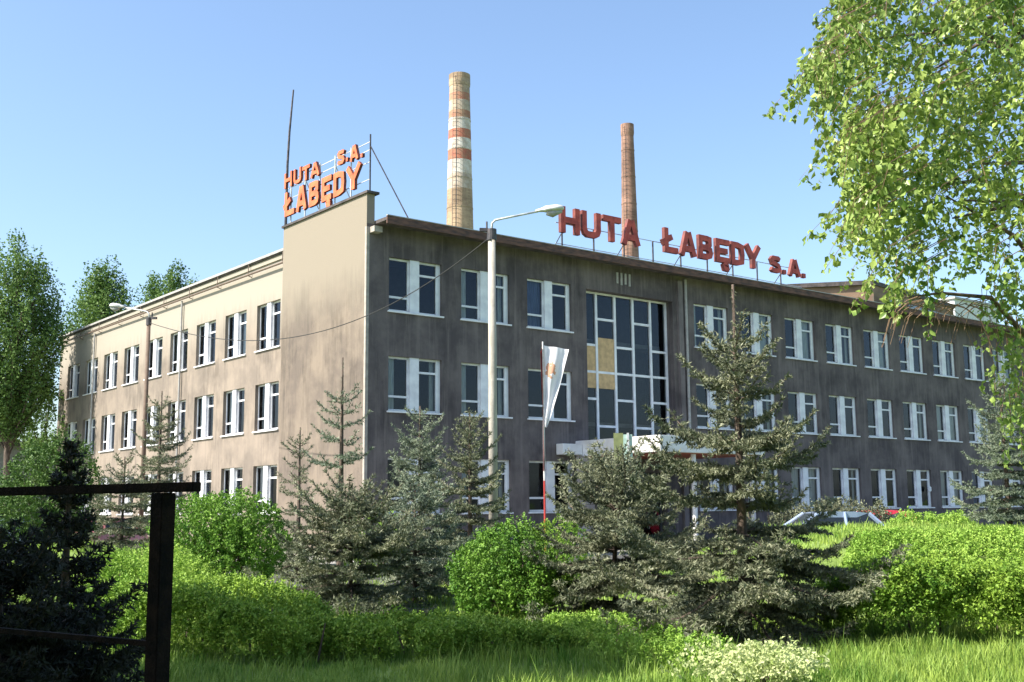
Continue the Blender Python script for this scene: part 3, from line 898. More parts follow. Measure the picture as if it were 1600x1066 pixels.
camaz = math.atan2(RH.y, RH.x)
lp = P(769, 27)
lamp(lp, 6.9 - GZ, camaz + .1, 'tall pale concrete street lamp whose arm points right across the rooftop letters', .118, .09, 1.15, .5, .7)
lp2 = P(225, 41)
lamp(lp2, 7.15 - GZ, camaz + math.pi - .15, 'brownish street lamp before the long tan wing with its arm pointing left', .09, .07, 1.0, .45, .62, plain('rusty brown pole', (.16, .11, .08), .8))

cb = MB()
A = Vector((lp.x, lp.y, 6.75)); B = Vector((lp2.x, lp2.y, 7.0))
cb.tube([A.lerp(B, s) - Vector((0, 0, 1.9 * 4 * s * (1 - s) * (1 - .35 * s))) for s in np.linspace(0, 1, 40)], .013, 5)
tag(cb.build('overhead_cable', CABLE), 'thin sagging cable strung between the two street lamps', 'cable')

fl = P(848.5, 30)
fo = empty('flagpole', fl); tag(fo, 'red and white flagpole with a drooping white flag in front of the shaded facade', 'flag')
mb = MB(); mb.tube([(0, 0, 0), (0, 0, 2.35)], [.03, .028], 8); mb.build('lower_pole', plain('red pole paint', (.5, .05, .04), .4), fo)
mb = MB(); mb.tube([(0, 0, 2.35), (0, 0, 6.05)], [.026, .02], 8); mb.build('upper_pole', plain('white pole paint', (.75, .72, .7), .4), fo)


def cloth(c0, c1, matr, seed, zt=5.95, zb=3.75):
    # hanging triangular folds: wide at the top, gathered towards the pole at the foot
    nU, nV = 14, 26; vv = []; ff = []
    for j in range(nV):
        t = j / (nV - 1)
        W = (c0 * (1 - t) ** .85 + .05)
        for i in range(nU):
            s = i / (nU - 1)
            x = .03 + c1 + W * s
            y = .07 * math.sin(s * 9 + t * 2 + seed) * (1 - .3 * t) + .03 * math.sin(t * 11 + s * 3)
            z = zt - (zt - zb) * t - .12 * s * (1 - t)
            vv.append((x, y, z))
    for j in range(nV - 1):
        for i in range(nU - 1):
            a_ = j * nU + i; ff.append((a_, a_ + 1, a_ + 1 + nU, a_ + nU))
    me = np_mesh('flag', vv, ff, matr, 4, True)
    return me


fo.rotation_euler = (0, 0, camaz - .1)


def flagmat():
    m, t, b = mat('white flag cloth')
    b.inputs['Base Color'].default_value = (.8, .8, .82, 1); b.inputs['Roughness'].default_value = .8
    N = t.nodes.new; L = t.links.new
    tr = N('ShaderNodeBsdfTranslucent'); tr.inputs['Color'].default_value = (.85, .85, .87, 1)
    ms_ = N('ShaderNodeMixShader'); ms_.inputs[0].default_value = .4
    tc = N('ShaderNodeTexCoord')
    # orange heraldic patch high on the cloth, near the pole
    mp = N('ShaderNodeMapping'); mp.inputs['Location'].default_value = (-.2, 0, -5.25)
    L(tc.outputs['Object'], mp.inputs[0])
    nz = N('ShaderNodeTexNoise'); nz.inputs['Scale'].default_value = 9; L(tc.outputs['Object'], nz.inputs['Vector'])
    vm = N('ShaderNodeVectorMath'); vm.operation = 'MULTIPLY'; vm.inputs[1].default_value = (1, 0, .55); L(mp.outputs[0], vm.inputs[0])
    ln = N('ShaderNodeVectorMath'); ln.operation = 'LENGTH'; L(vm.outputs[0], ln.inputs[0])
    ad = N('ShaderNodeMath'); ad.operation = 'MULTIPLY_ADD'; ad.inputs[1].default_value = .28; L(nz.outputs['Fac'], ad.inputs[0]); L(ln.outputs['Value'], ad.inputs[2])
    lt = N('ShaderNodeMath'); lt.operation = 'LESS_THAN'; lt.inputs[1].default_value = .25; L(ad.outputs[0], lt.inputs[0])
    mx = N('ShaderNodeMix'); mx.data_type = 'RGBA'; mx.inputs[6].default_value = (.82, .82, .85, 1); mx.inputs[7].default_value = (.7, .38, .25, 1)
    L(lt.outputs[0], mx.inputs[0]); L(mx.outputs[2], b.inputs['Base Color']); L(mx.outputs[2], tr.inputs['Color'])
    L(b.outputs[0], ms_.inputs[1]); L(tr.outputs[0], ms_.inputs[2]); L(ms_.outputs[0], t.nodes['Material Output'].inputs['Surface'])
    return m


link('white_cloth', cloth(.62, 0, flagmat(), 0, 5.95, 3.75), fo)
link('red_cloth', cloth(-.09, -.05, plain('faded red cloth', (.42, .07, .06), .8), 2, 5.9, 2.6), fo)

gs = P(973, 38)
go = empty('notice_board', gs, camaz); tag(go, 'narrow pale green board on a post before the entrance canopy', 'sign board')
mb = MB(); mb.box(-.02, .28, -.03, .03, 2.75, 4.05); mb.build('panel', plain('pale green paint', (.42, .58, .5), .5), go)
mb = MB(); mb.box(-.34, -.02, -.028, .028, 2.1, 4.1); mb.build('side_panel', plain('olive paint', (.22, .25, .1), .6), go)
mb = MB(); mb.box(.1, .17, -.075, -.032, -.1, 4.1); mb.build('post', PALEMETAL, go)

# ------------------------------------------------------------------ fence in the foreground (in shade)
f0 = P(258, 5.2); fz = .25
fn = empty('metal_fence', (f0.x, f0.y, GZ)); tag(fn, 'black steel fence post with top and lower rails in the shaded left foreground', 'fence')
pa = P(332, 5.12, 0) ; pb = P(-330, 7.2, 0)
dirv = (pb - P(258, 5.2, 0)); dirv.z = 0; dirv.normalize()
ang = math.atan2(dirv.y, dirv.x); fn.rotation_euler = (0, 0, ang)
Lr = 2.75; back = -.225
mb = MB(); mb.box(-.04, .04, -.04, .04, -.2, 1.78 - .035); mb.build('post', BLACKPAINT, fn, bevel=.004)
mb = MB(); mb.box(-.04, .04, -.04, .04, -.2, 1.78 - .035); mb.build('post', BLACKPAINT, fn, (Lr, 0, 0), bevel=.004)
mb = MB(); mb.box(back, Lr + .2, -.025, .025, 1.747, 1.79); mb.build('top_rail', BLACKPAINT, fn, bevel=.003)
mb = MB(); mb.box(.042, Lr - .042, -.012, .012, 1.06, 1.085); mb.build('lower_rail', BLACKPAINT, fn)

# ------------------------------------------------------------------ cars
def car(loc, rz, paint, label):
    o = empty('parked_car', loc, rz); tag(o, label, 'car', None)
    Lc, Wc = 3.9, 1.6
    # body: lofted sections (x, halfwidth, z of waist)
    prof = [(-1.95, .38, .62), (-1.85, .28, .8), (-1.2, .24, .88), (-.75, .24, .92), (.9, .24, .94), (1.6, .24, .92), (1.9, .28, .86), (1.98, .4, .6)]
    vv = []; ff = []
    ks = 8
    for (x, zb, zt_) in prof:
        hw = Wc / 2 * (1 - .12 * (abs(x) / 2) ** 4)
        sec = [(-hw * .94, zb), (-hw, zb + (zt_ - zb) * .4), (-hw * .96, zt_ - .05), (-hw * .85, zt_), (hw * .85, zt_), (hw * .96, zt_ - .05), (hw, zb + (zt_ - zb) * .4), (hw * .94, zb)]
        vv += [(x, y, z) for y, z in sec]
    mb = MB(); mb.v = vv
    for i in range(len(prof) - 1):
        for j in range(ks):
            a_ = i * ks + j; b_ = i * ks + (j + 1) % ks; mb.f.append((a_, b_, b_ + ks, a_ + ks)); mb.m.append(0)
    mb.f.append(tuple(range(ks))); mb.m.append(0); e = (len(prof) - 1) * ks; mb.f.append(tuple(e + j for j in range(ks))); mb.m.append(0)
    mb.build('body', paint, o, bevel=0.012)
    mb = MB()   # roof on pillars
    def sec(x, hw, z): return [(x, -hw, z), (x, hw, z)]
    rf = [(-.35, .58, 1.36), (.0, .6, 1.4), (.9, .6, 1.39), (1.3, .57, 1.33)]
    for i in range(len(rf) - 1):
        (xa, ha, za), (xb, hb, zb) = rf[i], rf[i + 1]
        mb.quad((xa, -ha, za), (xa, ha, za), (xb, hb, zb), (xb, -hb, zb)); mb.quad((xa, -ha, za - .2), (xb, -hb, zb - .2), (xb, hb, zb - .2), (xa, ha, za - .2))
        for s in (-1, 1): mb.quad((xa, s * ha, za), (xb, s * hb, zb), (xb, s * hb, zb - .2), (xa, s * ha, za - .2))
    for s in (-1, 1):
        mb.tube([(-.35, s * .57, 1.35), (-1.05, s * .68, .9)], .05, 6); mb.tube([(.5, s * .6, 1.37), (.5, s * .72, .92)], .05, 6)
        mb.tube([(1.3, s * .56, 1.32), (1.75, s * .68, .9)], .07, 6)
    mb.quad((-.35, -.58, 1.36), (-.35, .58, 1.36), (-.35, .58, 1.17), (-.35, -.58, 1.17)); mb.quad((1.3, -.57, 1.33), (1.3, .57, 1.33), (1.3, .57, 1.14), (1.3, -.57, 1.14))
    mb.build('roof', paint, o)
    mb = MB()
    for s in (-1, 1): mb.quad((-1.02, s * .67, .9), (1.72, s * .67, .9), (1.28, s * .575, 1.33), (-.35, s * .575, 1.35))
    mb.quad((-1.05, -.66, .9), (-1.05, .66, .9), (-.36, .56, 1.35), (-.36, -.56, 1.35)); mb.quad((1.74, -.66, .9), (1.74, .66, .9), (1.3, .55, 1.32), (1.3, -.55, 1.32))
    mb.build('window', plain('car glass', (.02, .025, .03), .15), o)
    for x in (-1.25, 1.25):
        for s in (-1, 1):
            wh = empty('wheel', (x, s * .7, .29)); wh.parent = o
            mb = MB(); mb.tube([(0, -.09, 0), (0, -.08, 0), (0, .08, 0), (0, .09, 0)], [.24, .29, .29, .24], 20); mb.build('tyre', BLACKPAINT, wh)
            mb = MB(); mb.tube([(0, -.1, 0), (0, .1, 0)], .17, 14); mb.build('rim', PALEMETAL, wh)
    for s in (-1, 1):
        mb = MB(); mb.box(-1.98, -1.86, s * .55 - .14, s * .55 + .14, .58, .72); mb.build('headlight', PALEMETAL, o, bevel=.02)
    return o


def paintm(n, c):
    m = plain(n, c, .25, 0, .08); m.node_tree.nodes['Principled BSDF'].inputs['Coat Weight'].default_value = .6; return m


def on_road(u, D): 
    p = P(u, D); p.z = max(GZ + .055, p.z); return p


car(on_road(1275, 35.5), camaz + .15, paintm('pale blue car paint', (.30, .37, .52)), 'pale blue car parked behind the grassy bank on the right')
car(on_road(1350, 43), camaz - .5, paintm('red car paint', (.5, .04, .07)), 'red car parked just beyond the pale blue one below the shaded facade')
car(on_road(20, 38), camaz + .2, paintm('steel blue car paint', (.28, .36, .5)), 'steel blue car parked at the far left edge behind the lawn')
car(on_road(140, 39), camaz + .5, paintm('pinkish red car paint', (.55, .2, .24)), 'faded pinkish red car parked beside the steel blue one')

# ------------------------------------------------------------------ vegetation builders
def leaves(points, normals, size, rg, aspect=.62, jitter=.9, fold=.18, droop=0.0):
    """one folded diamond leaf (two triangles) per point; returns verts, faces"""
    n = len(points)
    d = rg.normal(size=(n, 3)); d /= np.linalg.norm(d, axis=1)[:, None]
    nr = normals * (1 - jitter) + d * jitter
    nr /= np.linalg.norm(nr, axis=1)[:, None] + 1e-9
    t = rg.normal(size=(n, 3)); t[:, 2] -= droop
    t -= nr * np.sum(t * nr, 1)[:, None]; t /= np.linalg.norm(t, axis=1)[:, None] + 1e-9
    s = np.cross(nr, t)
    L_ = (size * rg.uniform(.65, 1.3, n))[:, None]
    Wd = L_ * aspect * .5
    p0 = points; p2 = points + t * L_
    pm = points + t * L_ * .45 + nr * L_ * fold
    p1 = pm + s * Wd; p3 = pm - s * Wd
    pm2 = points + t * L_ * .45
    vv = np.stack([p0, p1, p2, p3], 1).reshape(-1, 3)
    b = np.arange(n) * 4
    ff = np.concatenate([np.stack([b, b + 1, b + 2], -1), np.stack([b, b + 2, b + 3], -1)])
    return vv, ff


def lumps(dirs, rg, k=14, amp=.22, sharp=10):
    """lumpy radial multiplier over directions"""
    c = rg.normal(size=(k, 3)); c /= np.linalg.norm(c, axis=1)[:, None]
    a_ = rg.uniform(-.3, 1, k)
    dd = dirs @ c.T
    return 1 + amp * (np.exp((dd - 1) * sharp) @ a_)


def join(parts):
    vs, fs, n = [], [], 0
    for v, f in parts:
        vs.append(v); fs.append(f + n); n += len(v)
    return np.concatenate(vs), np.concatenate(fs)


def round_bush(loc, rx, ry, rz_, n, size, matr, label, cat='bush', seed=0, name='round_bush', group=None, zoff=.12, amp=.26, k=34, sharp=22):
    rg = np.random.default_rng(seed)
    o = empty(name, loc); tag(o, label, cat, group)
    d = rg.normal(size=(n, 3)); d /= np.linalg.norm(d, axis=1)[:, None]
    d = d[d[:, 2] > -.75]
    lm = lumps(d, rg, k, amp, sharp)
    r = lm * (1 - .38 * rg.random(len(d)) ** 2.2)
    stray = rg.random(len(d)) < .05
    r = np.where(stray, lm * rg.uniform(1.02, 1.2, len(d)), r)
    c = np.array([0, 0, rz_ * .8 + zoff])
    ns = max(40, n // 9)
    d0 = rg.normal(size=(ns, 3)); d0 /= np.linalg.norm(d0, axis=1)[:, None]
    d0 = d0[d0[:, 2] > -.8]; ns = len(d0)
    r0 = lumps(d0, rg, k, amp, sharp) * (1 - .3 * rg.random(ns) ** 2); inn = rg.random(ns) < .3; r0 = np.where(inn, r0 * rg.uniform(.35, .8, ns), r0)
    l0 = rg.uniform(.05, .2, ns) * np.where(rg.random(ns) < .06, 1.9, 1.0) * size / .045
    dv = d0 * .75 + np.array([0, 0, .55]) + rg.normal(size=(ns, 3)) * .3; dv /= np.linalg.norm(dv, axis=1)[:, None]
    ix = rg.integers(0, ns, n); tt = rg.random(n)
    b0 = d0 * r0[:, None] * np.array([rx, ry, rz_]) - dv * l0[:, None] * .7
    pts = b0[ix] + dv[ix] * (l0[ix] * tt)[:, None] + rg.normal(size=(n, 3)) * (size * .32 * (1.15 - tt))[:, None] + c
    pts = pts[pts[:, 2] > .02]
    nd = pts - c; nd /= np.linalg.norm(nd, axis=1)[:, None]
    v, f = leaves(pts, nd, size, rg)
    o2 = link('foliage', np_mesh('foliage', v, f, matr, 3), o)
    mb = MB()
    for i in range(9):
        a_ = rg.uniform(0, 6.28); e = rg.uniform(.3, .75)
        mb.tube([(0.05 * math.cos(a_), .05 * math.sin(a_), -.1), (rx * .35 * math.cos(a_), ry * .35 * math.sin(a_), rz_ * .7), (rx * e * math.cos(a_), ry * e * math.sin(a_), rz_ * 1.4)], [.03, .02, .008], 5)
    mb.build('stem', BARK, o)
    return o


def hedge(pts2, width, h, n, size, matr, label, seed, name='hedge', topnoise=.1, cat='hedge', ex=.5):
    """leafy hedge along a polyline; h may be a list of heights per node"""
    rg = np.random.default_rng(seed)
    pts2 = [Vector((p[0], p[1])) for p in pts2]
    base = pts2[0]
    o = empty(name, (base.x, base.y, ground(base.x, base.y))); tag(o, label, cat)
    if not isinstance(h, (list, tuple)): h = [h] * len(pts2)
    if not isinstance(width, (list, tuple)): width = [width] * len(pts2)
    seg = [(pts2[i + 1] - pts2[i]).length for i in range(len(pts2) - 1)]; tot = sum(seg); cum = np.concatenate([[0], np.cumsum(seg)])
    N_ = n; n = max(60, n // 10)
    s = rg.random(n) * tot
    X = np.interp(s, cum, [p.x for p in pts2]); Y = np.interp(s, cum, [p.y for p in pts2]); Hh = np.interp(s, cum, h); Wd = np.interp(s, cum, width)
    idx = np.clip(np.searchsorted(cum, s) - 1, 0, len(seg) - 1)
    tx = np.array([(pts2[i + 1] - pts2[i]).normalized()[:] for i in range(len(seg))])[idx]
    nrm = np.stack([-tx[:, 1], tx[:, 0]], -1)
    # superellipse cross-section, more leaves near the skin
    th = rg.uniform(0, np.pi, n)
    cs, sn = np.cos(th), np.sin(th)
    px = np.sign(cs) * np.abs(cs) ** ex; pz = sn ** ex
    endf = np.clip(np.minimum(s, tot - s) / .5, 0, 1) ** .5
    ns = (np.sin(s * 2.1 + seed) + np.sin(s * 4.7 + th * 2 + seed * 2) + np.sin(s * 9.3 + th * 5)) / 3
    ns2 = np.sin(s * 6.1 + pz * 7 + seed) * np.sin(pz * 9 + s * 3.3)
    q = (1 - .3 * rg.random(n) ** 2) * (1 + topnoise * ns + topnoise * .7 * ns2)
    q = np.where(rg.random(n) < .04, q * 1.09, q)
    off = px * Wd / 2 * q * (.35 + .65 * endf)
    Z = pz * Hh * q * (.55 + .45 * endf)
    fill = rg.random(n) < .12      # inner fill of the top
    off = np.where(fill, rg.uniform(-.8, .8, n) * Wd / 2, off); Z = np.where(fill, Hh * (rg.uniform(.3, .96, n)), Z)
    xx = X + nrm[:, 0] * off; yy = Y + nrm[:, 1] * off
    zz = ground(xx, yy) + np.maximum(Z, .03)
    pts = np.stack([xx - base.x, yy - base.y, zz - o.location.z], -1)
    nd = np.stack([nrm[:, 0] * px, nrm[:, 1] * px, pz + .2], -1); nd /= np.linalg.norm(nd, axis=1)[:, None]
    dv = nd * .6 + np.array([0, 0, .7]) + rg.normal(size=(n, 3)) * .3; dv /= np.linalg.norm(dv, axis=1)[:, None]
    l0 = rg.uniform(.06, .2, n) * np.where(rg.random(n) < .07, 1.8, 1.0) * size / .042
    ix = rg.integers(0, n, N_); tt = rg.random(N_)
    pts = (pts - dv * l0[:, None] * .7)[ix] + dv[ix] * (l0[ix] * tt)[:, None] + rg.normal(size=(N_, 3)) * (size * .34 * (1.15 - tt))[:, None]
    nd = nd[ix]
    v, f = leaves(pts, nd, size, rg)
    link('foliage', np_mesh('foliage', v, f, matr, 3), o)
    mb = MB()
    for i in range(int(tot / .35) + 1):
        ss = min(i * .35 + .1, tot); x = float(np.interp(ss, cum, [p.x for p in pts2])); y = float(np.interp(ss, cum, [p.y for p in pts2]))
        hh = float(np.interp(ss, cum, h)); z0 = float(ground(x, y)) - o.location.z
        a_ = rg.uniform(-.2, .2); b_ = rg.uniform(-.2, .2)
        mb.tube([(x - base.x, y - base.y, z0 - .1), (x - base.x + a_, y - base.y + b_, z0 + hh * .8)], [.02, .008], 4)
    mb.build('stems', BARK, o)
    return o


def spruce(loc, h, br, seed, matr, label, group='young spruce trees in the lawn', z_low=.15, leader=.12, gap=None, dens=1.0, nl=.06, nw=.021,
           per=7, wh=.23, shape=.85, lean=(0, 0), bare=0.0, rz=0.0):
    rg = np.random.default_rng(seed)
    o = empty('spruce_tree', loc, rz); tag(o, label, 'tree', group)
    def axis(z): return np.array([lean[0] * z / h, lean[1] * z / h, z])
    mb = MB()
    mb.tube([axis(z) for z in np.linspace(-.15, h, 9)], [.016 + .016 * h * (1 - i / 8) ** 1.1 for i in range(9)], 8)
    trunk = mb.build('trunk', BARK, o, smooth=True)
    bmb = MB()
    tw0, tw1 = [], []
    z = h * (1 - leader)
    while z > z_low:
        fr = 1 - z / h
        wsp = wh * (.9 + .25 * fr)
        if gap and gap[0] < z < gap[1]:
            z -= wsp; continue
        nb = per + int(rg.integers(-1, 2))
        a0 = rg.uniform(0, 6.28)
        for b in range(nb):
            az = a0 + 2 * math.pi * b / nb + rg.uniform(-.25, .25)
            Lb = br * (fr ** shape) * rg.uniform(.55, 1.18) + .06
            if rg.random() < .07: Lb *= .5
            el0 = .75 * (1 - fr) ** 1.3 + rg.uniform(-.02, .22)
            drop = .34 * fr + rg.uniform(0, .1)
            zz = z + rg.uniform(-.5, .5) * wsp * .6
            d = np.array([math.cos(az), math.sin(az)])
            K = 9
            pts = []
            wob = rg.uniform(-.12, .12)
            for i in range(K):
                t = i / (K - 1)
                r = Lb * t
                pz = zz + r * math.tan(min(el0, .9)) * .8 - Lb * drop * 1.25 * math.sin(t * 2.2) * t + Lb * .26 * t ** 3
                pz = max(pz, .06)
                side = np.array([-d[1], d[0]]) * Lb * wob * math.sin(t * 2.6)
                pts.append(axis(zz) * np.array([1, 1, 0]) + np.array([d[0] * r + side[0], d[1] * r + side[1], pz]))
            pts = np.array(pts)
            bmb.tube(pts, [.004 + .011 * Lb * (1 - i / (K - 1)) for i in range(K)], 4, cap=False)
            seglen = Lb / (K - 1)
            tw0.append(pts[1:-1] if bare < .3 else pts[3:-1]); tw1.append(pts[2:] if bare < .3 else pts[4:])
            step = .105 / dens
            s = max(.1, bare * Lb)
            while s < Lb * .98:
                t = s / Lb; i = min(int(t * (K - 1)), K - 2); fr2 = t * (K - 1) - i
                p = pts[i] * (1 - fr2) + pts[i + 1] * fr2
                tg = pts[i + 1] - pts[i]; tg /= np.linalg.norm(tg)
                sd = np.cross(tg, [0, 0, 1.0]); sd /= np.linalg.norm(sd) + 1e-9
                for sg_ in (-1, 1):
                    tl = (Lb * .36 * (1 - t) ** .6 * rg.uniform(.6, 1.15) + .055)
                    dv = tg * .75 + sd * sg_ * .8 + np.array([0, 0, rg.uniform(-.22, .16)]); dv /= np.linalg.norm(dv)
                    q = p + dv * tl; q[2] -= tl * tl * .22
                    tw0.append(np.array([p])); tw1.append(np.array([q]))
                    if tl > .2:
                        for tt in np.arange(.35, .95, .13 / tl):
                            pp = p + (q - p) * tt
                            for s2 in (-1, 1):
                                dv2 = dv * .8 + np.cross(dv, [0, 0, 1]) * s2 * .65 + np.array([0, 0, rg.uniform(-.2, .1)])
                                ql = tl * .38 * (1.05 - tt) + .045
                                tw0.append(np.array([pp])); tw1.append(np.array([pp + dv2 / np.linalg.norm(dv2) * ql]))
                s += step
        z -= wsp * rg.uniform(.8, 1.2)
    # leader
    lp_ = np.array([axis(h * (1 - leader * t)) for t in np.linspace(0, 1, 6)])
    tw0.append(lp_[:-1]); tw1.append(lp_[1:])
    A_ = np.concatenate(tw0); B_ = np.concatenate(tw1)
    ln = np.linalg.norm(B_ - A_, axis=1)
    cnt = np.maximum(3, (ln * 112 * dens).astype(int))
    idx = np.repeat(np.arange(len(A_)), cnt)
    n = len(idx)
    t = rg.random(n)
    base = A_[idx] + (B_[idx] - A_[idx]) * t[:, None]
    tg = (B_[idx] - A_[idx]) / (ln[idx][:, None] + 1e-9)
    rd = rg.normal(size=(n, 3)); rd -= tg * np.sum(rd * tg, 1)[:, None]; rd /= np.linalg.norm(rd, axis=1)[:, None] + 1e-9
    nd = tg * .65 + rd; nd /= np.linalg.norm(nd, axis=1)[:, None]
    sd = np.cross(nd, rg.normal(size=(n, 3))); sd /= np.linalg.norm(sd, axis=1)[:, None] + 1e-9
    l = (nl * rg.uniform(.7, 1.2, n))[:, None]
    v = np.stack([base + sd * nw / 2, base - sd * nw / 2, base + nd * l], 1).reshape(-1, 3)
    f = np.arange(n * 3).reshape(-1, 3)
    link('needles', np_mesh('needles', v, f, matr, 3), o)
    bmb.build('branches', BARK, o)
    return o


def broad_tree(loc, h, crown, n_cl, per_cl, leaf, matr, label, seed, trunk_r=.25, cat='tree', name='poplar_tree', group=None, plume=1.6, cl_r=(.7, 1.2), rz=0, shell=.55):
    """crown: list of (z, radius) profile; clusters of leaves placed through its volume, upright plumes"""
    rg = np.random.default_rng(seed)
    o = empty(name, loc, rz); tag(o, label, cat, group)
    zc = np.array([c[0] for c in crown]); rc = np.array([c[1] for c in crown])
    mb = MB(); zmax = zc.max()
    mb.tube([(.1 * math.sin(z), .1 * math.cos(z * 1.3), z) for z in np.linspace(-.3, zmax * .9, 9)], [trunk_r * (1 - .11 * i) for i in range(9)], 9)
    parts = []
    wts = rc[:-1] + rc[1:]; 
    for c in range(n_cl):
        z = np.interp(rg.random(), np.linspace(0, 1, 50), np.interp(np.linspace(0, 1, 50), np.cumsum(np.concatenate([[0], wts * np.diff(zc)])) / np.sum(wts * np.diff(zc)), zc))
        rr_ = np.interp(z, zc, rc)
        a_ = rg.uniform(0, 6.28); rad = rr_ * (shell + (1.02 - shell) * rg.random() ** .7) if rg.random() < .8 else rr_ * rg.random() * shell
        cen = np.array([math.cos(a_) * rad, math.sin(a_) * rad, z])
        if c % 3 == 0:
            s0 = np.array([0, 0, max(z - rad * 1.1 - .8, 1.0)])
            mid = (s0 + cen) / 2 + np.array([0, 0, -.1 * rad])
            mb.tube([s0, mid, cen], [trunk_r * .3, trunk_r * .16, .03], 5, cap=False)
        R_ = rg.uniform(*cl_r)
        k = int(per_cl * (R_ / np.mean(cl_r)) ** 2)
        d = rg.normal(size=(k, 3)); d /= np.linalg.norm(d, axis=1)[:, None]
        rr2 = (1 - .55 * rg.random(k) ** 1.5)
        out = np.array([math.cos(a_) * .25, math.sin(a_) * .25, 1.0])
        p = d * rr2[:, None] * R_ * np.array([.62, .62, .62])
        p += out * ((p @ out) * (plume - 1))[:, None]
        v, f = leaves(cen + p, d, leaf, rg)
        parts.append((v, f))
    v, f = join(parts)
    mb.build('trunk', BARK, o, smooth=True)
    link('crown', np_mesh('crown', v, f, matr, 3), o)
    return o


# ------------------------------------------------------------------ background trees
PG = 'poplars rising beyond the left wing'
broad_tree(P(14, 62), 17, [(6.2, .8), (8, 2.0), (11, 2.5), (13.6, 1.9), (15.4, 1.0), (16.6, .2)], 330, 95, .17, POPLAR,
           'darkest poplar filling the left picture edge', 1, .22, group=PG, cl_r=(.45, .95), plume=2.4)
broad_tree(P(150, 80), 19.5, [(8, 1.4), (11.5, 2.4), (14.5, 2.4), (17, 1.5), (18.7, .3)], 300, 95, .2, POPLAR,
           'round-topped poplar standing behind the far end of the tan wing', 2, .3, group=PG, cl_r=(.55, 1.1), plume=2.4)
broad_tree(P(258, 92), 22, [(9, 2.2), (13, 3.0), (17.4, 3.1), (20, 1.8), (21.2, .3)], 260, 95, .22, POPLAR,
           'small poplar top just clearing the wing roof, right of the other poplars', 3, .35, group=PG, cl_r=(.6, 1.1), plume=2.2)
broad_tree(P(70, 66), 9, [(3, .5), (5.5, 1.4), (8, 1.5), (9.6, .4)], 60, 70, .17, POPLAR,
           'small dark tree with open crown between the left poplar and the end of the wing', 4, .12, cl_r=(.35, .7), plume=1.2, name='young_tree', shell=.3)
for u, D, hh, s, lab in ((-60, 95, 13, 21, 'far tree low on the horizon at the left picture edge'), (95, 110, 9, 22, 'far low tree showing under the leaning tree')):
    broad_tree(P(u, D), hh, [(1, 3), (4, 5), (8, 4), (hh, .6)], 60, 130, .35, SHRUBD, lab, s, .3, name='far_tree', cl_r=(1, 1.8))

# unseen trees: left ones cast the foreground shade, near ones added to dim skylight
for k, (u_lat, dd, hh, cr_, lab) in enumerate((
        (-7.6, 2.6, 8.0, 2.5, 'unseen broad shade tree just left of the fence'),
        (-10.4, 8.5, 12.9, 1.5, 'unseen tall high-crowned shade tree left of the lawn, farther from the fence'),
        (-4.6, -3.6, 9.5, 3.0, 'unseen broad tree added behind the fence line to dim skylight'),
        (1.8, -6.0, 11.0, 3.4, 'unseen broad tree added on the near side of the lawn to dim skylight, opposite the flagpole'),
        (8.2, -5.0, 10.0, 3.2, 'unseen broad tree added on the near side to dim skylight, beside the weeping tree'),
        (-8.3, 6.0, 8.0, 2.2, 'unseen low-crowned shade tree left of the dark spruces'))):
    kk = 1 if k == 1 else 0
    pp = Vector((CAM.x + FH.x * dd + RH.x * u_lat, CAM.y + FH.y * dd + RH.y * u_lat, GZ))
    broad_tree(pp, hh, [(2.2 + 7.3 * kk, cr_ * .8), (4.5 + 6.0 * kk, cr_), (7 + 5.0 * kk, cr_ * .9), (hh, .9)], 190, 230, .22, SHRUBD,
               lab, 40 + k, .25, name='unseen_shade_tree', plume=1.0, cl_r=(.9, 1.4), shell=.2)

# ------------------------------------------------------------------ spruces
spruce(P(1152, 14.2), 4.42, 2.2, 5, NEEDLE, 'largest spruce, right of the entrance canopy, with a tall bare leader above the facade windows', leader=.2, per=6, wh=.31, shape=1.02, z_low=.08, dens=1.05)
spruce(P(955, 17.2), 2.3, 2.0, 6, NEEDLE, 'low broad spruce touching the left side of the largest one', leader=.06, per=8, wh=.26, shape=.55, dens=1.0)
spruce(P(533, 24), 4.85, 1.65, 8, NEEDLEB, 'thin-topped spruce with open upper whorls against the tan gable corner', leader=.2, per=5, wh=.34, shape=.95, z_low=2.2, gap=(0, 2.45), dens=.85)
spruce(P(550, 18.6), 1.9, 1.75, 9, NEEDLE, 'low spreading spruce at the centre left, wider than tall', leader=.05, per=8, wh=.2, shape=.55, z_low=.12)
spruce(P(468, 27), 3.6, 1.2, 10, NEEDLE, 'small brownish spruce left of the thin-topped one', leader=.13, per=5, wh=.3, dens=.8, shape=.8)
spruce(P(655, 27), 4.1, 1.7, 12, NEEDLEB, 'dense grey spruce in front of the first front windows', leader=.1, per=7, wh=.27, shape=.7, dens=.9)
spruce(P(733, 25), 3.8, 1.5, 13, NEEDLE, 'dense spruce beside the concrete lamp pole', leader=.08, per=7, wh=.26, shape=.7, dens=.9)
spruce(P(648, 20.5), 2.1, 1.5, 17, NEEDLEB, 'short spruce between the low spreading one and the round bush', leader=.05, per=7, wh=.25, shape=.6, dens=.95)
spruce(P(250, 31), 4.3, 1.5, 14, NEEDLE, 'spruce in front of the tan wing windows beside the brown lamp pole', leader=.12, per=6, wh=.3, shape=.75, dens=.8)
spruce(P(196, 28), 2.4, 1.5, 16, NEEDLE, 'small brownish spruce low in front of the tan wing', leader=.1, per=6, wh=.28, shape=.75, dens=.8)
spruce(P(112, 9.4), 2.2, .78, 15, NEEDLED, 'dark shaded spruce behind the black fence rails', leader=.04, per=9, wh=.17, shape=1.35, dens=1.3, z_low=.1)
spruce(P(15, 8.2), 1.3, 1.25, 18, NEEDLED, 'low spruce with needles coloured dark for shade in the bottom left corner', leader=.04, per=8, wh=.15, shape=.5, dens=1.2, z_low=.1)
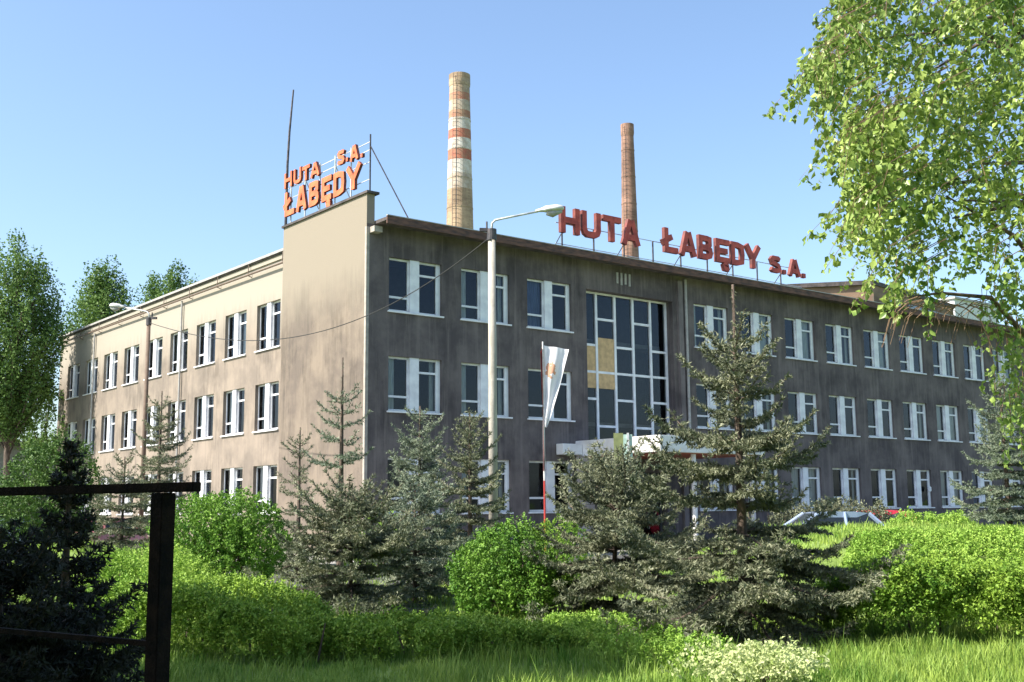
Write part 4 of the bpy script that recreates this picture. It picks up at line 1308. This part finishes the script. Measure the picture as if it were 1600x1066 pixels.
spruce(P(1565, 27), 3.6, 1.5, 19, NEEDLEB, 'bluish spruce at the right picture edge below the hanging foliage', leader=.08, per=7, wh=.27, shape=.7, dens=.9)
spruce(P(1290, 40), 1.5, 1.8, 20, NEEDLE, 'low spreading spruce right behind the parked cars', leader=.05, per=8, wh=.22, shape=.5, dens=.7)

# ------------------------------------------------------------------ bushes and hedges
round_bush(P(355, 22.5), 1.18, 1.1, .92, 36000, .052, BUSHM, 'large clipped round bush below the tan wing, left of centre', seed=31, zoff=.25)
round_bush(P(785, 17.2), .8, .8, .72, 27000, .046, BUSHM, 'round clipped bush at the centre beside the grey spruces', seed=32, zoff=.05)
round_bush(P(868, 24.5), .72, .7, .8, 9000, .045, HEDGEM, 'small bright bush at the foot of the flagpole', seed=33, zoff=.0)
round_bush(P(585, 28), 1.1, .8, .85, 8000, .055, HEDGEY, 'bright yellow green bush behind the trunk of the thin-topped spruce', seed=34)
round_bush(P(82, 36), 1.55, 1.4, 2.0, 17000, .09, SHRUBD, 'tall rounded shrub at the left end of the tan wing', seed=35, zoff=.3, amp=.25)
round_bush(P(-5, 38), 1.6, 1.4, 1.5, 12000, .09, SHRUBD, 'wide shrub at the left picture edge behind the steel blue car', seed=36, amp=.25)
round_bush(P(1165, 10.5), .55, .45, .17, 5200, .042, PALEM, 'pale flowering shrub at the bottom below the largest spruce', 'bush', 37, 'flowering_shrub', amp=.6, k=40)
hedge([P(150, 14.6).xy, P(300, 14.0).xy, P(420, 13.4).xy, P(500, 12.9).xy], [1.7, 1.7, 1.6, 1.2], [.74, .82, .72, .55], 60000, .038, HEDGEM, 'bright green low hedge behind the black fence post', 41, topnoise=.09, ex=.36)
hedge([P(165, 20.5).xy, P(235, 19.5).xy, P(330, 18.4).xy], [1.9, 1.8, 1.4], [1.05, .95, .5], 36000, .042, HEDGEY, 'loose yellow green hedge rising between the dark spruce and the large round bush', 42, topnoise=.16)
hedge([P(1265, 15.2).xy, P(1400, 15.0).xy, P(1540, 14.8).xy, P(1700, 14.4).xy], 2.6, [.86, .93, .93, .9], 80000, .045, HEDGEM, 'broad leafy hedge across the right foreground', 43, topnoise=.07, ex=.3)
hedge([P(1330, 18.6).xy, P(1480, 18.6).xy, P(1720, 18.4).xy], 3.4, [.32, .4, .42], 60000, .045, HEDGEY, 'sunlit yellow green hedge top behind the right foreground hedge', 44, topnoise=.05)
hedge([P(1375, 33).xy, P(1440, 33).xy, P(1520, 32.6).xy], 1.4, 1.42, 15000, .06, HEDGEY, 'small clipped hedge at the edge of the car park', 45, topnoise=.05)
hedge([P(1195, 40.5).xy, P(1385, 40.5).xy], 1.0, 1.75, 11000, .08, NEEDLE, 'grey green low hedge along the foot of the shaded facade', 46, topnoise=.12)
hedge([P(880, 15.4).xy, P(1010, 12.4).xy, P(1120, 11.6).xy], 1.0, [.3, .34, .3], 14000, .035, HEDGEY, 'low yellow green ground shrub in front of the largest spruce', 47, topnoise=.2)
hedge([P(495, 13.6).xy, P(640, 13.4).xy, P(760, 13.6).xy, P(880, 14).xy], 1.3, [.5, .42, .36, .25], 30000, .04, HEDGEM, 'low leafy hedge end trailing into the dark shaded patch at the bottom centre', 48, topnoise=.12, ex=.4)

# ------------------------------------------------------------------ near weeping tree at the right edge
def bound(v):
    V_ = [-200, -60, 0, 30, 60, 85, 110, 150, 200, 240, 300, 350, 375, 420, 470]
    U_ = [1345, 1330, 1308, 1290, 1272, 1268, 1315, 1330, 1318, 1332, 1332, 1318, 1350, 1400, 1440]
    return np.interp(v, V_, U_)


def wpt(u, v, D):
    """3-d point at horizontal distance D seen at picture height v"""
    z = CAM.z + (793 - v) / 1766 * D
    p = P(u, D, 0.0); return np.array([p.x, p.y, z])


rg = np.random.default_rng(77)
tb = P(1705, 10.6)
bt = empty('weeping_tree', tb); tag(bt, 'near light green tree hanging leafy twigs into the right side of the picture', 'tree')
T0 = np.array(tb)
mb = MB()
mb.tube([(0, 0, -.2), (.05, 0, 1.5), (-.05, .1, 3.2), (.1, 0, 5.2), (.2, .1, 7.2)], [.17, .14, .12, .09, .05], 10)
limbs = []
for i in range(16):
    v1 = rg.uniform(-160, 420); D1 = rg.uniform(8.6, 12.4); u1 = bound(v1) + rg.uniform(30, 240)
    e = wpt(u1, v1, D1) - T0
    s0 = np.array([.1, .05, max(e[2] - rg.uniform(-.2, 1.2), 1.2)]); s0[2] = min(s0[2], 6.8)
    mid = (s0 + e) / 2 + np.array([0, 0, .25])
    mb.tube([s0, mid, e], [.04, .022, .008], 5, cap=False); limbs.append((s0, mid, e))
# the almost horizontal bare limb low on the right
e = wpt(1420, 470, 9.6) - T0; mb.tube([np.array([0, 0, 2.6]), wpt(1560, 470, 10) - T0, wpt(1480, 462, 9.8) - T0, e], [.035, .022, .014, .005], 6, cap=False)
mb.build('trunk', BARK, bt, smooth=True)
tm = MB(); LP, LN = [], []
ns_ = 0
for k in range(2000):
    v0 = rg.uniform(-190, 425); D0 = rg.uniform(8.2, 12.6)
    edge = k < 420
    u0 = bound(v0) + 22 + (rg.uniform(0, 60) if edge else 45 + rg.random() * 400)
    if edge and rg.random() < .35 and math.sin(v0 * .06) > .1: continue
    if v0 > 290 and u0 < 1540 and rg.random() < (v0 - 290) / 170: continue
    if v0 > 330 and u0 > 1520 and rg.random() < .6: continue
    if 1460 < u0 < 1540 and 5 < v0 < 50 and rg.random() < .8: continue
    if rg.random() < .6 and math.sin(u0 * .03 + v0 * .017 + 1.0) * math.sin(v0 * .033 - u0 * .014) > .4: continue
    p = wpt(u0, v0, D0) - T0
    L_ = rg.uniform(.14, .42) if not edge else rg.uniform(.25, .6)
    dx = rg.normal(size=3) * .35
    tip = p + np.array([dx[0] * L_ - RH.x * .25 * L_, dx[1] * L_ - RH.y * .25 * L_, -L_])
    if tip[2] < 1.4: continue
    start = p + np.array([RH.x, RH.y, 0]) * .22 + np.array([0, 0, .12])
    mid = p * .6 + tip * .4 + np.array([0, 0, .02])
    if edge or k % 3 == 0: tm.tube([start, p, mid, tip], [.004, .0035, .003, .0015], 3, cap=False)
    m_ = int(L_ / .0145)
    t = rg.random(m_)[:, None]
    q = p * (1 - t) + tip * t + rg.normal(size=(m_, 3)) * (.014 + .034 * (1 - t))
    LP.append(q)
# lower hanging curtain at the far right edge
for k in range(210):
    D0 = rg.uniform(9, 12); v0 = rg.uniform(430, 700)
    u0 = 1600 - (rg.random() ** 1.3) * (66 if v0 < 620 else 50) + rg.uniform(0, 60)
    p = wpt(u0, v0, D0) - T0; L_ = rg.uniform(.1, .3); tip = p + np.array([rg.normal() * .04, rg.normal() * .04, -L_])
    m_ = int(L_ / .032); t = rg.random(m_)[:, None]; LP.append(p * (1 - t) + tip * t + rg.normal(size=(m_, 3)) * .03)
    if k % 2 == 0: tm.tube([p + np.array([0, 0, .1]), p, tip], [.004, .003, .002], 3, cap=False)
tm.build('twigs', TWIG, bt)['kind'] = 'stuff'
# bare reddish drooping twigs
dm = MB()
for k in range(30):
    u0 = rg.uniform(1440, 1560); D0 = rg.uniform(9.0, 10.4); v0 = 468 + rg.uniform(-3, 14)
    sdir = -1 if rg.random() < .75 else 1
    ln_ = rg.uniform(20, 95)
    pts = [wpt(u0, v0, D0) - T0, wpt(u0 + sdir * ln_ * .3, v0 + 6, D0) - T0, wpt(u0 + sdir * ln_ * .62, v0 + ln_ * .35, D0) - T0, wpt(u0 + sdir * ln_ * .8, v0 + ln_ * .9, D0) - T0]
    dm.tube(pts, [.0045, .004, .003, .002], 4, cap=False)
dm.build('bare_twigs', TWIG, bt)['kind'] = 'stuff'
pts = np.concatenate(LP)
nd = np.tile(np.array([-FH.x, -FH.y, .4]), (len(pts), 1))
v, f = leaves(pts, nd, .064, rg, aspect=.7, jitter=.85, fold=.14, droop=2.2)
link('crown', np_mesh('crown', v, f, BIRCH, 3), bt)

# ------------------------------------------------------------------ grass
def blades(n, dmin, dmax, lmin, lmax, hgt, wid, seed, power=1.0, power_den=1.0):
    rg = np.random.default_rng(seed)
    D = dmin + (dmax - dmin) * rg.random(n) ** power
    t = rg.uniform(lmin, lmax, n)
    lat = (t - 800) / 1766 * D
    x = CAM.x + FH.x * D + RH.x * lat; y = CAM.y + FH.y * D + RH.y * lat
    cl = .5 + .5 * np.sin(x * 2.3 + np.sin(y * 1.7) * 2) * np.sin(y * 2.9 + np.cos(x * 1.9) * 2)
    h = hgt * (.35 + .8 * cl) * rg.uniform(.5, 1.3, n) * np.where(rg.random(n) < .02, 1.8, 1.0)
    z = ground(x, y)
    a_ = rg.uniform(0, 6.28, n); bend = h * rg.uniform(.1, .6, n)
    w_ = wid * rg.uniform(.7, 1.3, n)
    b = np.stack([x, y, z - .01], -1)
    s = np.stack([np.cos(a_), np.sin(a_), np.zeros(n)], -1) * w_[:, None] / 2
    a2 = a_ + rg.uniform(.6, 2.5, n)
    dv = np.stack([np.cos(a2), np.sin(a2), np.zeros(n)], -1)
    mid = b + dv * (bend * .3)[:, None] + np.array([0, 0, 1]) * (h * .6)[:, None]
    tip = b + dv * bend[:, None] + np.array([0, 0, 1]) * h[:, None]
    v = np.stack([b - s, b + s, mid + s * .7, mid - s * .7, tip], 1).reshape(-1, 3)
    k = np.arange(n) * 5
    f = np.concatenate([np.stack([k, k + 1, k + 2], -1), np.stack([k, k + 2, k + 3], -1), np.stack([k + 3, k + 2, k + 4], -1)])
    return v, f


v, f = join([blades(95000, 7.5, 17, -250, 1850, .2, .011, 1, 1.0), blades(60000, 16, 33, -250, 1900, .16, .022, 2, .9)])
tag(link('meadow_grass', np_mesh('grass', v, f, GRASSM, 3)), 'bright uneven meadow grass between the hedges and spruces', 'grass', kind='stuff')
